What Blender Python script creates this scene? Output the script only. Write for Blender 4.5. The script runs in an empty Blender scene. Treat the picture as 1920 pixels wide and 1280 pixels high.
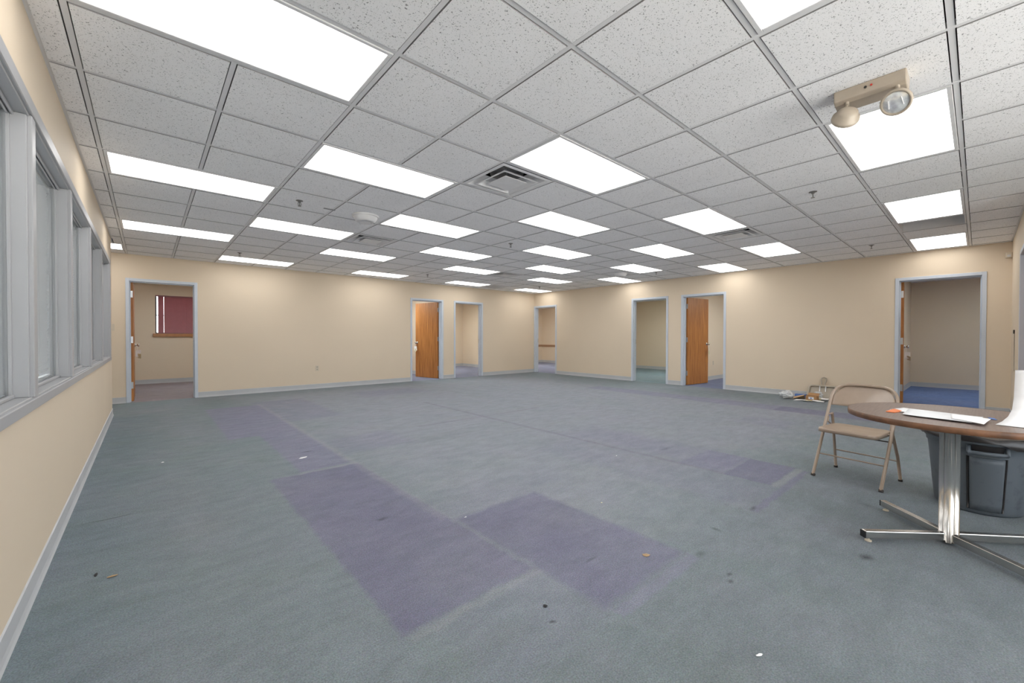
import bpy, bmesh, math, random
from mathutils import Vector, Matrix, noise
random.seed(7)
PI = math.pi
C = bpy.context.scene.collection
SC = bpy.context.scene

# ------------------------------------------------------------------ camera
cam_d = bpy.data.cameras.new('camera'); cam = bpy.data.objects.new('camera', cam_d); C.objects.link(cam)
cam_d.sensor_width = 36.0; cam_d.lens = 771.735 / 1920 * 36; cam_d.shift_x = 0.00607; cam_d.clip_start = 0.02
YAW, PITCH, ROLL = 0.7161359, -0.0109076, 0.0016383
cy, sy, cp, sp = math.cos(YAW), math.sin(YAW), math.cos(PITCH), math.sin(PITCH)
_f = Vector((sy*cp, cy*cp, sp)); _r = Vector((cy, -sy, 0)); _u = _r.cross(_f)
_R = math.cos(ROLL)*_r + math.sin(ROLL)*_u; _U = -math.sin(ROLL)*_r + math.cos(ROLL)*_u
CAMZ = 1.1447
M = Matrix((( _R.x, _U.x, -_f.x, 0), (_R.y, _U.y, -_f.y, 0), (_R.z, _U.z, -_f.z, CAMZ), (0, 0, 0, 1)))
cam.matrix_world = M
SC.camera = cam

# ------------------------------------------------------------------ world, exposure
DAY = 10.5
W = bpy.data.worlds.new('daylight'); SC.world = W; W.use_nodes = True
_t = W.node_tree; _bg = _t.nodes['Background']          # overcast sky above, added brighter glow below the horizon to lift the ceiling
_tc = _t.nodes.new('ShaderNodeTexCoord'); _sp = _t.nodes.new('ShaderNodeSeparateXYZ'); _rp = _t.nodes.new('ShaderNodeValToRGB')
_t.links.new(_tc.outputs['Generated'], _sp.inputs[0]); _ma = _t.nodes.new('ShaderNodeMath'); _ma.operation = 'MULTIPLY_ADD'
_ma.inputs[1].default_value = 0.5; _ma.inputs[2].default_value = 0.5; _t.links.new(_sp.outputs[2], _ma.inputs[0]); _t.links.new(_ma.outputs[0], _rp.inputs[0])
_e = _rp.color_ramp.elements; _e[0].position = 0.485; _e[0].color = (1.0, 0.96, 0.90, 1); _e[1].position = 0.515; _e[1].color = (0.42, 0.44, 0.47, 1)
_t.links.new(_rp.outputs[0], _bg.inputs[0]); _bg.inputs[1].default_value = DAY
SC.view_settings.view_transform = 'Standard'; SC.view_settings.look = 'None'
SC.view_settings.gamma = 1.0; SC.view_settings.use_curve_mapping = False
SC.view_settings.exposure = 0.10
SC.cycles.max_bounces = 24; SC.cycles.diffuse_bounces = 20; SC.cycles.glossy_bounces = 6
LAMP = 4.6            # radiance of the ceiling light lenses
OFFICE_LAMP = 22.0

# ------------------------------------------------------------------ room numbers
CH = 2.5583           # ceiling height
YA, XB, XW = 9.611, 9.597, -0.392
YC = -0.315           # right wall (far part)
YC2 = -2.45           # right wall (unseen near part, with windows added for light)
XJ = 6.4              # where the right wall steps back
YWE = 8.24            # end of the windowed wall
TH = 0.14             # wall thickness
T = 0.6096; GX, GY = 0.9561, 1.9248

# ------------------------------------------------------------------ material helpers
def srgb(r, g, b):
    f = lambda c: (c/255/12.92) if c/255 <= 0.04045 else ((c/255+0.055)/1.055)**2.4
    return (f(r), f(g), f(b), 1)
class N:
    """small node-tree writer"""
    def __init__(s, name):
        s.m = bpy.data.materials.new(name); s.m.use_nodes = True; s.t = s.m.node_tree
        s.b = s.t.nodes['Principled BSDF']; s.out = s.t.nodes['Material Output']
    def n(s, k, **kw):
        nd = s.t.nodes.new(k)
        for a, v in kw.items(): setattr(nd, a, v)
        return nd
    def link(s, a, b): s.t.links.new(a, b)
    def val(s, sock, v):
        if hasattr(v, 'links') or hasattr(v, 'is_linked'): s.link(v, sock)
        else: sock.default_value = v
    def math(s, op, a, b=None, c=None, clamp=False):
        nd = s.n('ShaderNodeMath', operation=op, use_clamp=clamp)
        s.val(nd.inputs[0], a)
        if b is not None: s.val(nd.inputs[1], b)
        if c is not None: s.val(nd.inputs[2], c)
        return nd.outputs[0]
    def mix(s, fac, a, b, mode='MIX'):
        nd = s.n('ShaderNodeMix', data_type='RGBA', blend_type=mode)
        s.val(nd.inputs[0], fac); s.val(nd.inputs[6], a); s.val(nd.inputs[7], b)
        return nd.outputs[2]
    def coord(s, sc=(1, 1, 1), kind='Object'):
        tc = s.n('ShaderNodeTexCoord'); mp = s.n('ShaderNodeMapping'); mp.inputs['Scale'].default_value = sc
        s.link(tc.outputs[kind], mp.inputs[0]); return mp.outputs[0]
    def noise(s, vec, scale, detail=2, rough=0.5):
        nd = s.n('ShaderNodeTexNoise'); s.link(vec, nd.inputs['Vector'])
        nd.inputs['Scale'].default_value = scale; nd.inputs['Detail'].default_value = detail; nd.inputs['Roughness'].default_value = rough
        return nd.outputs[0]
    def ramp(s, fac, lo, hi, a=0.0, b=1.0):
        nd = s.n('ShaderNodeMapRange'); s.val(nd.inputs[0], fac)
        for i, v in enumerate((lo, hi, a, b)): nd.inputs[1+i].default_value = v
        return nd.outputs[0]
    def bump(s, h, strength, dist=0.01):
        nd = s.n('ShaderNodeBump'); nd.inputs['Strength'].default_value = strength; nd.inputs['Distance'].default_value = dist
        s.link(h, nd.inputs['Height']); s.link(nd.outputs[0], s.b.inputs['Normal'])
    def set(s, col=None, rough=None, metal=None, spec=None, **kw):
        if col is not None: s.val(s.b.inputs['Base Color'], col)
        if rough is not None: s.val(s.b.inputs['Roughness'], rough)
        if metal is not None: s.b.inputs['Metallic'].default_value = metal
        if spec is not None: s.b.inputs['Specular IOR Level'].default_value = spec
        for k, v in kw.items(): s.b.inputs[k.replace('_', ' ')].default_value = v
        return s.m
def plain(name, col, rough=0.5, metal=0.0, spec=0.5, var=0.04, sc=12, **kw):
    n = N(name); v = n.noise(n.coord(), sc, 3)
    f = n.ramp(v, 0.3, 0.7, 1-var, 1+var)
    c = n.mix(1.0, col, f, 'MULTIPLY')
    return n.set(c, rough, metal, spec, **kw)

# ------------------------------------------------------------------ materials
def mat_wall():
    n = N('beige_wall_paint'); co = n.coord()
    big = n.ramp(n.noise(co, 0.7, 2), 0.3, 0.7, 0.975, 1.02)
    c = n.mix(1.0, WALL_COL, big, 'MULTIPLY')
    n.bump(n.noise(co, 220, 2), 0.08, 0.002)
    return n.set(c, 0.6, 0, 0.25)
WALL_COL = (0.76, 0.645, 0.50, 1)
def mat_trim(name, col, rough=0.4):
    n = N(name); co = n.coord()
    c = n.mix(1.0, col, n.ramp(n.noise(co, 3, 3), 0.3, 0.7, 0.96, 1.03), 'MULTIPLY')
    return n.set(c, rough, 0, 0.4)
def mat_tile():
    n = N('fissured_acoustic_tile'); co = n.coord()
    st = n.coord((1, 1, 1))
    v1 = n.noise(st, 105, 2, 0.6); v2 = n.noise(st, 210, 1, 0.5)
    pits = n.math('MAXIMUM', n.ramp(v1, 0.635, 0.68), n.ramp(v2, 0.67, 0.72), clamp=True)
    base = n.mix(1.0, (0.93, 0.93, 0.94, 1), n.ramp(n.noise(co, 2.2, 2), 0.3, 0.7, 0.97, 1.02), 'MULTIPLY')
    c = n.mix(pits, base, (0.34, 0.34, 0.35, 1))
    n.bump(n.math('MULTIPLY', pits, -1.0), 0.6, 0.004)
    return n.set(c, 0.9, 0, 0.1)
def mat_carpet(name, base, alt, rects=(), marks=(), purple=(0.2, 0.2, 0.3, 1)):
    n = N(name); co = n.coord()
    sep = n.n('ShaderNodeSeparateXYZ'); n.link(co, sep.inputs[0]); X, Y = sep.outputs[0], sep.outputs[1]
    big = n.noise(co, 0.45, 3, 0.55); med = n.noise(co, 2.1, 4, 0.6)
    wob = n.math('MULTIPLY_ADD', n.noise(co, 9, 2), 0.05, -0.025)
    Xw, Yw = n.math('ADD', X, wob), n.math('ADD', Y, wob)
    c = n.mix(n.ramp(n.math('ADD', n.math('MULTIPLY', big, 0.6), n.math('MULTIPLY', med, 0.4)), 0.40, 0.60), base, alt)
    for (x0, x1, y0, y1, soft, k, col) in rects:
        fx = n.math('SUBTRACT', (x1-x0)/2, n.math('ABSOLUTE', n.math('SUBTRACT', Xw, (x0+x1)/2)))
        fy = n.math('SUBTRACT', (y1-y0)/2, n.math('ABSOLUTE', n.math('SUBTRACT', Yw, (y0+y1)/2)))
        m = n.math('MINIMUM', fx, fy)
        m = n.math('MULTIPLY_ADD', m, 1.0/soft, 0.5, clamp=True)
        m = n.math('MULTIPLY', m, n.ramp(med, 0.3, 0.7, k*0.8, min(1, k*1.15)))
        c = n.mix(m, c, col)
    for (x, y, rx, ry, k) in marks:
        dx = n.math('DIVIDE', n.math('SUBTRACT', Xw, x), rx); dy = n.math('DIVIDE', n.math('SUBTRACT', Yw, y), ry)
        d = n.math('SQRT', n.math('ADD', n.math('MULTIPLY', dx, dx), n.math('MULTIPLY', dy, dy)))
        m = n.math('MULTIPLY', n.math('SUBTRACT', 1.2, d, clamp=True), k)
        c = n.mix(m, c, (0.05, 0.055, 0.06, 1))
    hv = n.noise(n.coord((1.0, 0.55, 1)), 1.7, 5, 0.65)
    c = n.mix(n.ramp(hv, 0.45, 0.66, 0, 0.16), c, (0.32, 0.30, 0.37, 1))
    hg = n.noise(n.coord((0.6, 1.0, 1)), 2.6, 4, 0.6)
    c = n.mix(n.ramp(hg, 0.50, 0.68, 0, 0.25), c, n.mix(1.0, c, (1.02, 1.03, 0.90, 1), 'MULTIPLY'))
    c = n.mix(1.0, c, n.ramp(n.noise(n.coord((1, 2.2, 1)), 4.5, 5, 0.7), 0.3, 0.7, 0.89, 1.10), 'MULTIPLY')
    # yarn speckle and small soiling
    sp1 = n.ramp(n.noise(co, 160, 2, 0.7), 0.3, 0.7, 0.74, 1.24)
    sp2 = n.ramp(n.noise(co, 34, 3, 0.7), 0.35, 0.7, 0.95, 1.05)
    c = n.mix(1.0, c, n.math('MULTIPLY', sp1, sp2), 'MULTIPLY')
    hue = n.n('ShaderNodeTexNoise'); n.link(co, hue.inputs['Vector']); hue.inputs['Scale'].default_value = 110; hue.inputs['Detail'].default_value = 1
    c = n.mix(0.10, c, hue.outputs['Color'], 'OVERLAY')
    soil = n.ramp(n.noise(co, 5.5, 5, 0.75), 0.66, 0.78, 0, 0.35)
    c = n.mix(soil, c, (0.10, 0.11, 0.115, 1))
    n.bump(n.noise(co, 190, 2), 0.5, 0.004)
    return n.set(c, 0.95, 0, 0.08)
def mat_wood():
    n = N('stained_oak_veneer'); co = n.coord((9, 9, 0.55))
    a = n.noise(co, 3.0, 5, 0.65); b = n.noise(n.coord((60, 60, 1.2)), 2, 3, 0.6)
    f = n.math('ADD', n.math('MULTIPLY', a, 0.7), n.math('MULTIPLY', b, 0.3))
    r = n.n('ShaderNodeValToRGB'); n.link(f, r.inputs[0])
    e = r.color_ramp.elements; e[0].position = 0.32; e[0].color = (0.27, 0.092, 0.022, 1); e[1].position = 0.68; e[1].color = (0.60, 0.26, 0.075, 1)
    return n.set(r.outputs[0], 0.42, 0, 0.4)
def mat_lens():
    n = N('prismatic_light_lens'); co = n.coord()
    sep = n.n('ShaderNodeSeparateXYZ'); n.link(co, sep.inputs[0])
    s = n.math('SINE', n.math('MULTIPLY', sep.outputs[1], 2*PI/0.155))
    band = n.ramp(s, -1, 1, 0.86, 1.0)
    edge = n.ramp(n.math('ABSOLUTE', sep.outputs[1]), 0.20, 0.29, 1.0, 0.86)
    n.b.inputs['Base Color'].default_value = (0.8, 0.8, 0.8, 1); n.b.inputs['Roughness'].default_value = 0.5
    n.b.inputs['Emission Color'].default_value = (1.0, 0.985, 0.965, 1)
    n.link(n.math('MULTIPLY', n.math('MULTIPLY', band, edge), LAMP), n.b.inputs['Emission Strength'])
    return n.m
def mat_office_lens(k=1.0):
    n = N('office_light_lens'); n.set((0.8, 0.8, 0.8, 1), 0.5, Emission_Color=(0.92, 0.98, 1.0, 1), Emission_Strength=OFFICE_LAMP*k); return n.m
def mat_glass(name='window_glass', tint=(0.94, 0.95, 0.95, 1)):
    n = N(name)
    tr = n.n('ShaderNodeBsdfTransparent'); tr.inputs[0].default_value = tint
    gl = n.n('ShaderNodeBsdfGlossy'); gl.inputs['Roughness'].default_value = 0.02
    fr = n.n('ShaderNodeFresnel'); fr.inputs[0].default_value = 1.5
    mx = n.n('ShaderNodeMixShader'); gm = n.n('ShaderNodeNewGeometry'); fz = n.math('MULTIPLY', fr.outputs[0], n.math('SUBTRACT', 1.0, gm.outputs['Backfacing'])); n.link(fz, mx.inputs[0]); n.link(tr.outputs[0], mx.inputs[1]); n.link(gl.outputs[0], mx.inputs[2])
    n.link(mx.outputs[0], n.out.inputs[0]); return n.m
def mat_plastic_film():
    n = N('crumpled_clear_plastic')
    return n.set((0.85, 0.88, 0.9, 1), 0.25, 0, 0.6, Transmission_Weight=0.35)
def mat_laminate():
    n = N('walnut_laminate'); co = n.coord((1.5, 30, 1))
    a = n.noise(co, 4, 5, 0.6)
    c = n.mix(n.ramp(a, 0.35, 0.65), (0.165, 0.118, 0.098, 1), (0.225, 0.168, 0.143, 1))
    return n.set(c, 0.33, 0, 0.5)
def mat_bin():
    n = N('grey_bin_plastic'); co = n.coord()
    scuff = n.ramp(n.noise(co, 11, 5, 0.7), 0.55, 0.75, 0, 0.6)
    c = n.mix(scuff, (0.105, 0.122, 0.140, 1), (0.035, 0.042, 0.055, 1))
    return n.set(c, 0.5, 0, 0.4)

TEAL = (0.202, 0.242, 0.258, 1); LAV = (0.290, 0.306, 0.345, 1); PUR = (0.222, 0.224, 0.298, 1); PURD = (0.186, 0.186, 0.256, 1)
BLUE = (0.150, 0.200, 0.235, 1); PALE = (0.380, 0.380, 0.400, 1); SEAM = (0.215, 0.205, 0.255, 1)
rects = [
 (-0.45, 0.02, -1, 8.0, 0.4, 0.5, BLUE), (0.9, 4.6, -3.0, 0.95, 0.8, 0.75, (0.160, 0.184, 0.196, 1)),
 (1.40, 8.0, 1.4, 9.0, 0.9, 0.70, LAV),
 (0.67, 1.40, 5.45, 7.93, 0.04, 0.90, PUR), (0.97, 1.40, 3.75, 5.50, 0.04, 0.90, PUR),
 (1.35, 2.16, 6.10, 8.24, 0.10, 0.50, PUR), (1.44, 2.2, 4.05, 4.75, 0.15, 0.45, PUR),
 (3.10, 4.45, 7.60, 8.45, 0.25, 0.45, PUR),
 (0.73, 1.43, 1.44, 3.70, 0.03, 0.95, PURD), 
 (1.45, 2.15, 1.02, 2.15, 0.05, 0.85, PURD), (1.46, 2.15, 0.935, 1.00, 0.02, 0.6, PUR), (1.44, 2.6, 2.15, 2.5, 0.3, 0.25, PUR),
 (0.85, 1.44, 1.0, 1.42, 0.10, 0.25, PUR),
 (3.64, 4.285, 1.045, 1.405, 0.02, 0.95, PURD), (3.66, 4.30, 1.41, 1.80, 0.05, 0.80, PUR), (3.70, 4.32, 1.80, 3.2, 0.3, 0.50, PUR),
 (3.00, 3.62, 1.0, 3.0, 0.15, 0.30, PUR), (3.00, 4.24, 0.935, 0.985, 0.02, 0.75, PURD), (3.62, 4.26, 0.985, 1.04, 0.02, 0.22, PALE),
 (7.45, 7.96, 0.5, 2.15, 0.05, 0.95, PURD), (7.45, 7.98, 2.15, 5.8, 0.08, 0.75, PUR), (6.0, 6.6, 1.6, 2.2, 0.1, 0.35, PUR),
 (3.62, 3.68, 1.4, 6.4, 0.03, 0.55, SEAM), (2.6, 4.8, 4.66, 4.72, 0.03, 0.50, SEAM),
 (1.38, 1.44, 2.2, 8.0, 0.04, 0.20, PALE), (0.95, 1.45, 3.68, 3.73, 0.03, 0.2, PALE), (0.75, 1.45, 1.38, 1.43, 0.03, 0.18, PALE),
]
marks = [(2.82, 0.377, 0.05, 0.03, 0.8), (2.117, 0.781, 0.02, 0.015, 0.7), (2.056, 0.753, 0.02, 0.015, 0.7), (2.2, 0.955, 0.04, 0.02, 0.35),
 (1.72, 1.30, 0.05, 0.010, 0.4), (2.55, 1.02, 0.02, 0.03, 0.5), (3.05, 0.98, 0.05, 0.02, 0.6), (4.0, 2.1, 0.10, 0.04, 0.25), (2.55, 4.05, 0.5, 0.14, 0.14), (-0.19, 3.572, 0.12, 0.008, 0.7),
 (3.3, 3.1, 0.3, 0.12, 0.10), (1.10, 2.45, 0.04, 0.02, 0.5), (1.223, 1.116, 0.02, 0.012, 0.8), (1.19, 4.38, 0.05, 0.02, 0.5)]
MT = dict(
 wall=mat_wall(), trim=mat_trim('blue_grey_trim_paint', (0.60, 0.655, 0.735, 1)), base=mat_trim('grey_rubber_cove_base', (0.52, 0.535, 0.555, 1), 0.55),
 winframe=mat_trim('grey_window_trim_paint', (0.42, 0.423, 0.435, 1)),
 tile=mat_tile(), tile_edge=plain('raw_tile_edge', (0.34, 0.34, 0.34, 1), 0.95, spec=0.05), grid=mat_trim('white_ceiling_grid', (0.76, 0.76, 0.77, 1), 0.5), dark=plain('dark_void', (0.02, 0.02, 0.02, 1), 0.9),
 carpet=mat_carpet('worn_blue_green_carpet', TEAL, (0.215, 0.242, 0.270, 1), rects, marks),
 c1=mat_carpet('brown_violet_carpet', (0.27, 0.23, 0.245, 1), (0.30, 0.265, 0.27, 1)), c2=mat_carpet('violet_blue_carpet', (0.22, 0.235, 0.32, 1), (0.25, 0.26, 0.34, 1)),
 c5=mat_carpet('teal_carpet', (0.20, 0.27, 0.29, 1), (0.23, 0.29, 0.31, 1)), c6=mat_carpet('navy_carpet', (0.16, 0.185, 0.28, 1), (0.19, 0.21, 0.30, 1)), c7=mat_carpet('bright_blue_carpet', (0.14, 0.21, 0.42, 1), (0.17, 0.24, 0.46, 1)),
 wood=mat_wood(), sillwood=plain('varnished_sill_wood', (0.42, 0.19, 0.07, 1), 0.35, var=0.12), lens=mat_lens(), olens=mat_office_lens(), glass=mat_glass(),
 chrome=plain('brushed_chrome', (0.62, 0.60, 0.57, 1), 0.22, 1.0, var=0.06), steel=plain('satin_steel', (0.55, 0.56, 0.57, 1), 0.35, 1.0),
 white=plain('white_enamel', (0.72, 0.72, 0.73, 1), 0.4), troffer=plain('white_troffer_steel', (0.74, 0.74, 0.75, 1), 0.45), vent=plain('vent_enamel', (0.74, 0.74, 0.75, 1), 0.45), ventdark=plain('vent_throat', (0.30, 0.30, 0.305, 1), 0.6),
 beige=plain('beige_plastic', (0.52, 0.44, 0.345, 1), 0.4), ivory=plain('ivory_plastic', (0.66, 0.58, 0.46, 1), 0.4), tan=plain('beige_lamp_enamel', (0.42, 0.36, 0.29, 1), 0.35),
 bronze=plain('sprinkler_metal', (0.25, 0.24, 0.23, 1), 0.4, 0.8), black=plain('black_plastic', (0.015, 0.015, 0.017, 1), 0.45), red=plain('red_plastic', (0.5, 0.03, 0.02, 1), 0.4),
 chair=plain('taupe_chair_enamel', (0.35, 0.265, 0.200, 1), 0.28, 0.0, 0.6, var=0.06, Coat_Weight=0.35), rubber=plain('brown_rubber', (0.05, 0.04, 0.035, 1), 0.7),
 lam=mat_laminate(), band=plain('worn_brown_edge_band', (0.17, 0.078, 0.038, 1), 0.45, var=0.35, sc=18),
 bin=mat_bin(), bag=plain('black_bin_bag', (0.02, 0.017, 0.017, 1), 0.3), paper=plain('white_paper', (0.90, 0.90, 0.91, 1), 0.7), paper2=plain('grey_white_paper', (0.82, 0.83, 0.85, 1), 0.7),
 cream=plain('cream_paper', (0.70, 0.66, 0.45, 1), 0.7), orange=plain('orange_paper', (0.80, 0.23, 0.08, 1), 0.6), card=plain('brown_cardboard', (0.43, 0.24, 0.11, 1), 0.8, var=0.1), card2=plain('pale_cardboard', (0.56, 0.38, 0.22, 1), 0.8, var=0.1),
 blue=plain('blue_ink', (0.10, 0.2, 0.5, 1), 0.6), ink=plain('grey_ink', (0.32, 0.32, 0.34, 1), 0.6), film=mat_plastic_film(), leaf=plain('dry_leaf', (0.40, 0.27, 0.15, 1), 0.8), twig=plain('dark_lint', (0.04, 0.04, 0.045, 1), 0.9),
 maroon=plain('maroon_blind_slat', (0.27, 0.105, 0.112, 1), 0.5), slat=plain('grey_blind_slat', (0.85, 0.86, 0.87, 1), 0.45), pan=plain('taupe_dustpan_plastic', (0.40, 0.35, 0.28, 1), 0.4), rail=plain('brown_chair_rail', (0.40, 0.23, 0.13, 1), 0.5),
 ground=plain('pale_concrete_ground', (0.55, 0.54, 0.52, 1), 0.9), lampglass=plain('lamp_reflector', (0.85, 0.87, 0.88, 1), 0.16, 0.6, var=0.3, sc=30), office_ceil=plain('office_ceiling_tile', (0.75, 0.75, 0.75, 1), 0.9))

# ------------------------------------------------------------------ mesh helpers
def obj(name, bm, m, parent=None, label=None, smooth=False, bevel=0.0, seg=2, loc=None):
    me = bpy.data.meshes.new(name); bm.normal_update(); bm.to_mesh(me); bm.free()
    mats = m if isinstance(m, (list, tuple)) else [m]
    for k in mats: me.materials.append(k)
    o = bpy.data.objects.new(name, me); C.objects.link(o)
    if smooth:
        for p in me.polygons: p.use_smooth = True
    if bevel:
        md = o.modifiers.new('bevel', 'BEVEL'); md.width = bevel; md.segments = seg; md.limit_method = 'ANGLE'; md.angle_limit = 0.6
    if parent: o.parent = parent
    if loc: o.location = loc
    if label: o['label'] = label
    return o
def empty(name, loc=(0, 0, 0), rz=0.0):
    o = bpy.data.objects.new(name, None); C.objects.link(o); o.location = loc; o.rotation_euler = (0, 0, rz)
    o.empty_display_size = 0.1; return o
def tag(o, label, cat, group=None, kind=None):
    o['label'] = label; o['category'] = cat
    if group: o['group'] = group
    if kind: o['kind'] = kind
    return o
def struct(o, label=None, cat=None):
    o['kind'] = 'structure'
    if label: o['label'] = label
    if cat: o['category'] = cat
    return o
def copy_tree(o, parent=None):
    c = o.copy(); C.objects.link(c); c.parent = parent
    for ch in list(o.children): copy_tree(ch, c)
    return c
def box(bm, x0, x1, y0, y1, z0, z1, mi=0):
    vs = [bm.verts.new((x, y, z)) for z in (z0, z1) for y in (y0, y1) for x in (x0, x1)]
    for f in ((0, 2, 3, 1), (4, 5, 7, 6), (0, 1, 5, 4), (2, 6, 7, 3), (0, 4, 6, 2), (1, 3, 7, 5)):
        fc = bm.faces.new([vs[i] for i in f]); fc.material_index = mi
    return vs
def nb(*boxes):
    bm = bmesh.new()
    for b in boxes: box(bm, *b)
    return bm
def tube(bm, pts, r, n=10, closed=False, cap=True, mi=0, flat=1.0):
    """swept tube through pts; r float or list"""
    P = [Vector(p) for p in pts]; k = len(P); rs = r if isinstance(r, (list, tuple)) else [r]*k
    rings = []; up = None
    for i in range(k):
        if closed: t = (P[(i+1) % k]-P[i-1])
        else: t = P[min(i+1, k-1)]-P[max(i-1, 0)]
        t.normalize()
        if up is None:
            up = Vector((0, 0, 1)) if abs(t.z) < 0.9 else Vector((1, 0, 0))
        a = t.cross(up); a.normalize(); b = a.cross(t); b.normalize(); up = b
        rings.append([bm.verts.new(P[i]+rs[i]*(math.cos(2*PI*j/n)*a+math.sin(2*PI*j/n)*b*flat)) for j in range(n)])
    m = k if closed else k-1
    for i in range(m):
        A, B = rings[i], rings[(i+1) % k]
        for j in range(n):
            f = bm.faces.new((A[j], A[(j+1) % n], B[(j+1) % n], B[j])); f.material_index = mi
    if cap and not closed:
        bm.faces.new(rings[0]).material_index = mi; bm.faces.new(rings[-1][::-1]).material_index = mi
    return bm
def lathe(bm, prof, n=24, c=(0, 0), mi=0, mtx=None):
    """prof = (r,z) list around z through c"""
    rings = []
    for r, z in prof:
        if r < 1e-6: rings.append([bm.verts.new((c[0], c[1], z))])
        else: rings.append([bm.verts.new((c[0]+r*math.cos(2*PI*j/n), c[1]+r*math.sin(2*PI*j/n), z)) for j in range(n)])
    for A, B in zip(rings, rings[1:]):
        for j in range(n):
            a = [A[j % len(A)], A[(j+1) % len(A)], B[(j+1) % len(B)], B[j % len(B)]]
            u = []
            for v in a:
                if v not in u: u.append(v)
            if len(u) > 2: bm.faces.new(u).material_index = mi
    if mtx is not None:
        bmesh.ops.transform(bm, matrix=mtx, verts=[v for r in rings for v in r])
    return bm
def prism(bm, poly, z0, z1, mi=0):
    lo = [bm.verts.new((x, y, z0)) for x, y in poly]; hi = [bm.verts.new((x, y, z1)) for x, y in poly]
    k = len(poly)
    bm.faces.new(lo[::-1]).material_index = mi; bm.faces.new(hi).material_index = mi
    for i in range(k): bm.faces.new((lo[i], lo[(i+1) % k], hi[(i+1) % k], hi[i])).material_index = mi
    return bm
def rrect(hx, hy, r, n=6, cx=0, cy=0):
    out = []
    for qx, qy, a0 in ((1, 1, 0), (-1, 1, PI/2), (-1, -1, PI), (1, -1, 1.5*PI)):
        for i in range(n+1):
            a = a0+PI/2*i/n; out.append((cx+qx*(hx-r)+r*math.cos(a), cy+qy*(hy-r)+r*math.sin(a)))
    return out
def quad(bm, *ps, mi=0):
    f = bm.faces.new([bm.verts.new(p) for p in ps]); f.material_index = mi; return f

# ================================================================== SETTING
# floors
def floor_piece(x0, x1, y0, y1, m):
    return struct(obj('floor', nb((x0, x1, y0, y1, -0.05, 0)), m))
floor_piece(-3.9, XB, YC2-TH, YA, MT['carpet'])

# walls with openings.  axis 'x': wall runs along x at y in [p, p+th]
def wall(name, axis, p0, p1, a0, a1, holes, m=None, top=CH+0.40, bot=0.0):
    bm = bmesh.new()
    def bx(a, b, z0, z1):
        if b-a < 1e-4 or z1-z0 < 1e-4: return
        if axis == 'x': box(bm, a, b, p0, p1, z0, z1)
        else: box(bm, p0, p1, a, b, z0, z1)
    cur = a0
    for (h0, h1, z0, z1) in sorted(holes):
        bx(cur, h0, bot, top)
        bx(h0, h1, bot, z0); bx(h0, h1, z1, top)
        cur = h1
    bx(cur, a1, bot, top)
    return struct(obj(name, bm, m or MT['wall']))
dA = [(-0.283, 0.709), (5.107, 6.096), (6.444, 7.460)]
dB = [(8.620, 9.606), (4.984, 5.994), (3.652, 4.660), (-0.074, 0.940)]
DZ = 2.150
wall('wall_back_left', 'x', YA, YA+TH, -3.9, XB+TH, [(a, b, 0, DZ) for a, b in dA])
wall('wall_back_right', 'y', XB, XB+TH, YC-TH, YA, [(a, b, 0, DZ) for a, b in dB])
# right wall: far part with a cased opening at its near end, unseen near part with added windows
wall('wall_right', 'x', YC-TH, YC, XJ, XB, [(6.57, 7.57, 0, 2.14)])
wall('wall_right', 'y', XJ-TH, XJ, YC2-TH, YC, [])
WR = [(-0.25, 1.85), (1.97, 4.07)]
wall('wall_right', 'x', YC2-TH, YC2, XW-TH, XJ-TH, [(a, b, 0.45, 2.42) for a, b in WR])
# windowed wall
W0, W1 = 0.30, 7.80     # window band along y
WZ0, WZ1 = 0.835, 2.180
wall('wall_left', 'y', XW-TH, XW, YC2, YWE, [(W0, W1, WZ0, WZ1)])
wall('wall_left', 'x', YWE-TH, YWE, -3.9, XW-TH, [])
wall('wall_left', 'y', -4.04, -3.9, YC2-TH, YA+TH, [])
wall('wall_left', 'x', YC2-TH, YC2, -3.9, XW-TH, [])

# ceiling: one field of drop-edge tiles, grid of tee bars above them
lights = [(-2, 0), (-2, 4), (-2, 8), (-4, 11), (0, -3), (0, 2), (0, 6), (0, 11), (2, 0), (2, 4), (2, 8), (4, -3), (4, 2), (4, 6), (4, 11),
          (6, 0), (6, 4), (6, 8), (8, -3), (8, 2), (8, 6), (8, 11), (10, 0), (10, 4), (10, 8), (12, -3), (12, 2), (12, 6), (12, 11)]
vents = [(2, 1), (2, 6), (8, 0), (8, 8)]
RET = (10, 11); GAP = (10, -3)
busy = set(vents) | {RET, GAP}
for i, j in lights: busy |= {(i, j), (i+1, j)}
def inroom(x0, x1, y0, y1):
    X0, X1, Y0, Y1 = x0, min(x1, XB), y0, min(y1, YA)
    if X1 <= XW:   # hall beyond the windowed wall
        if Y1 <= YWE: return None
        Y0 = max(Y0, YWE); X0 = max(X0, -3.9)
    else:
        if X0 < XW and Y0 < YWE:
            if Y1 <= YWE+0.001 or True: X0 = max(X0, XW)
        Y0 = max(Y0, YC2 if X0 < XJ else YC)
    if X1-X0 < 0.04 or Y1-Y0 < 0.04: return None
    return X0, X1, Y0, Y1
bm = bmesh.new(); TG = 0.0170; DROP = 0.0035
for i in range(-9, 15):
    for j in range(-8, 13):
        if (i, j) in busy: continue
        r = inroom(GX+i*T, GX+(i+1)*T, GY+j*T, GY+(j+1)*T)
        if not r: continue
        x0, x1, y0, y1 = r
        g = TG
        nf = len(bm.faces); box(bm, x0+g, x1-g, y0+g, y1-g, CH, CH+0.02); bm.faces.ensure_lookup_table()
        for q in range(nf+2, nf+6): bm.faces[q].material_index = 1  # side faces coloured darker to put the shade of the joints in
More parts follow.
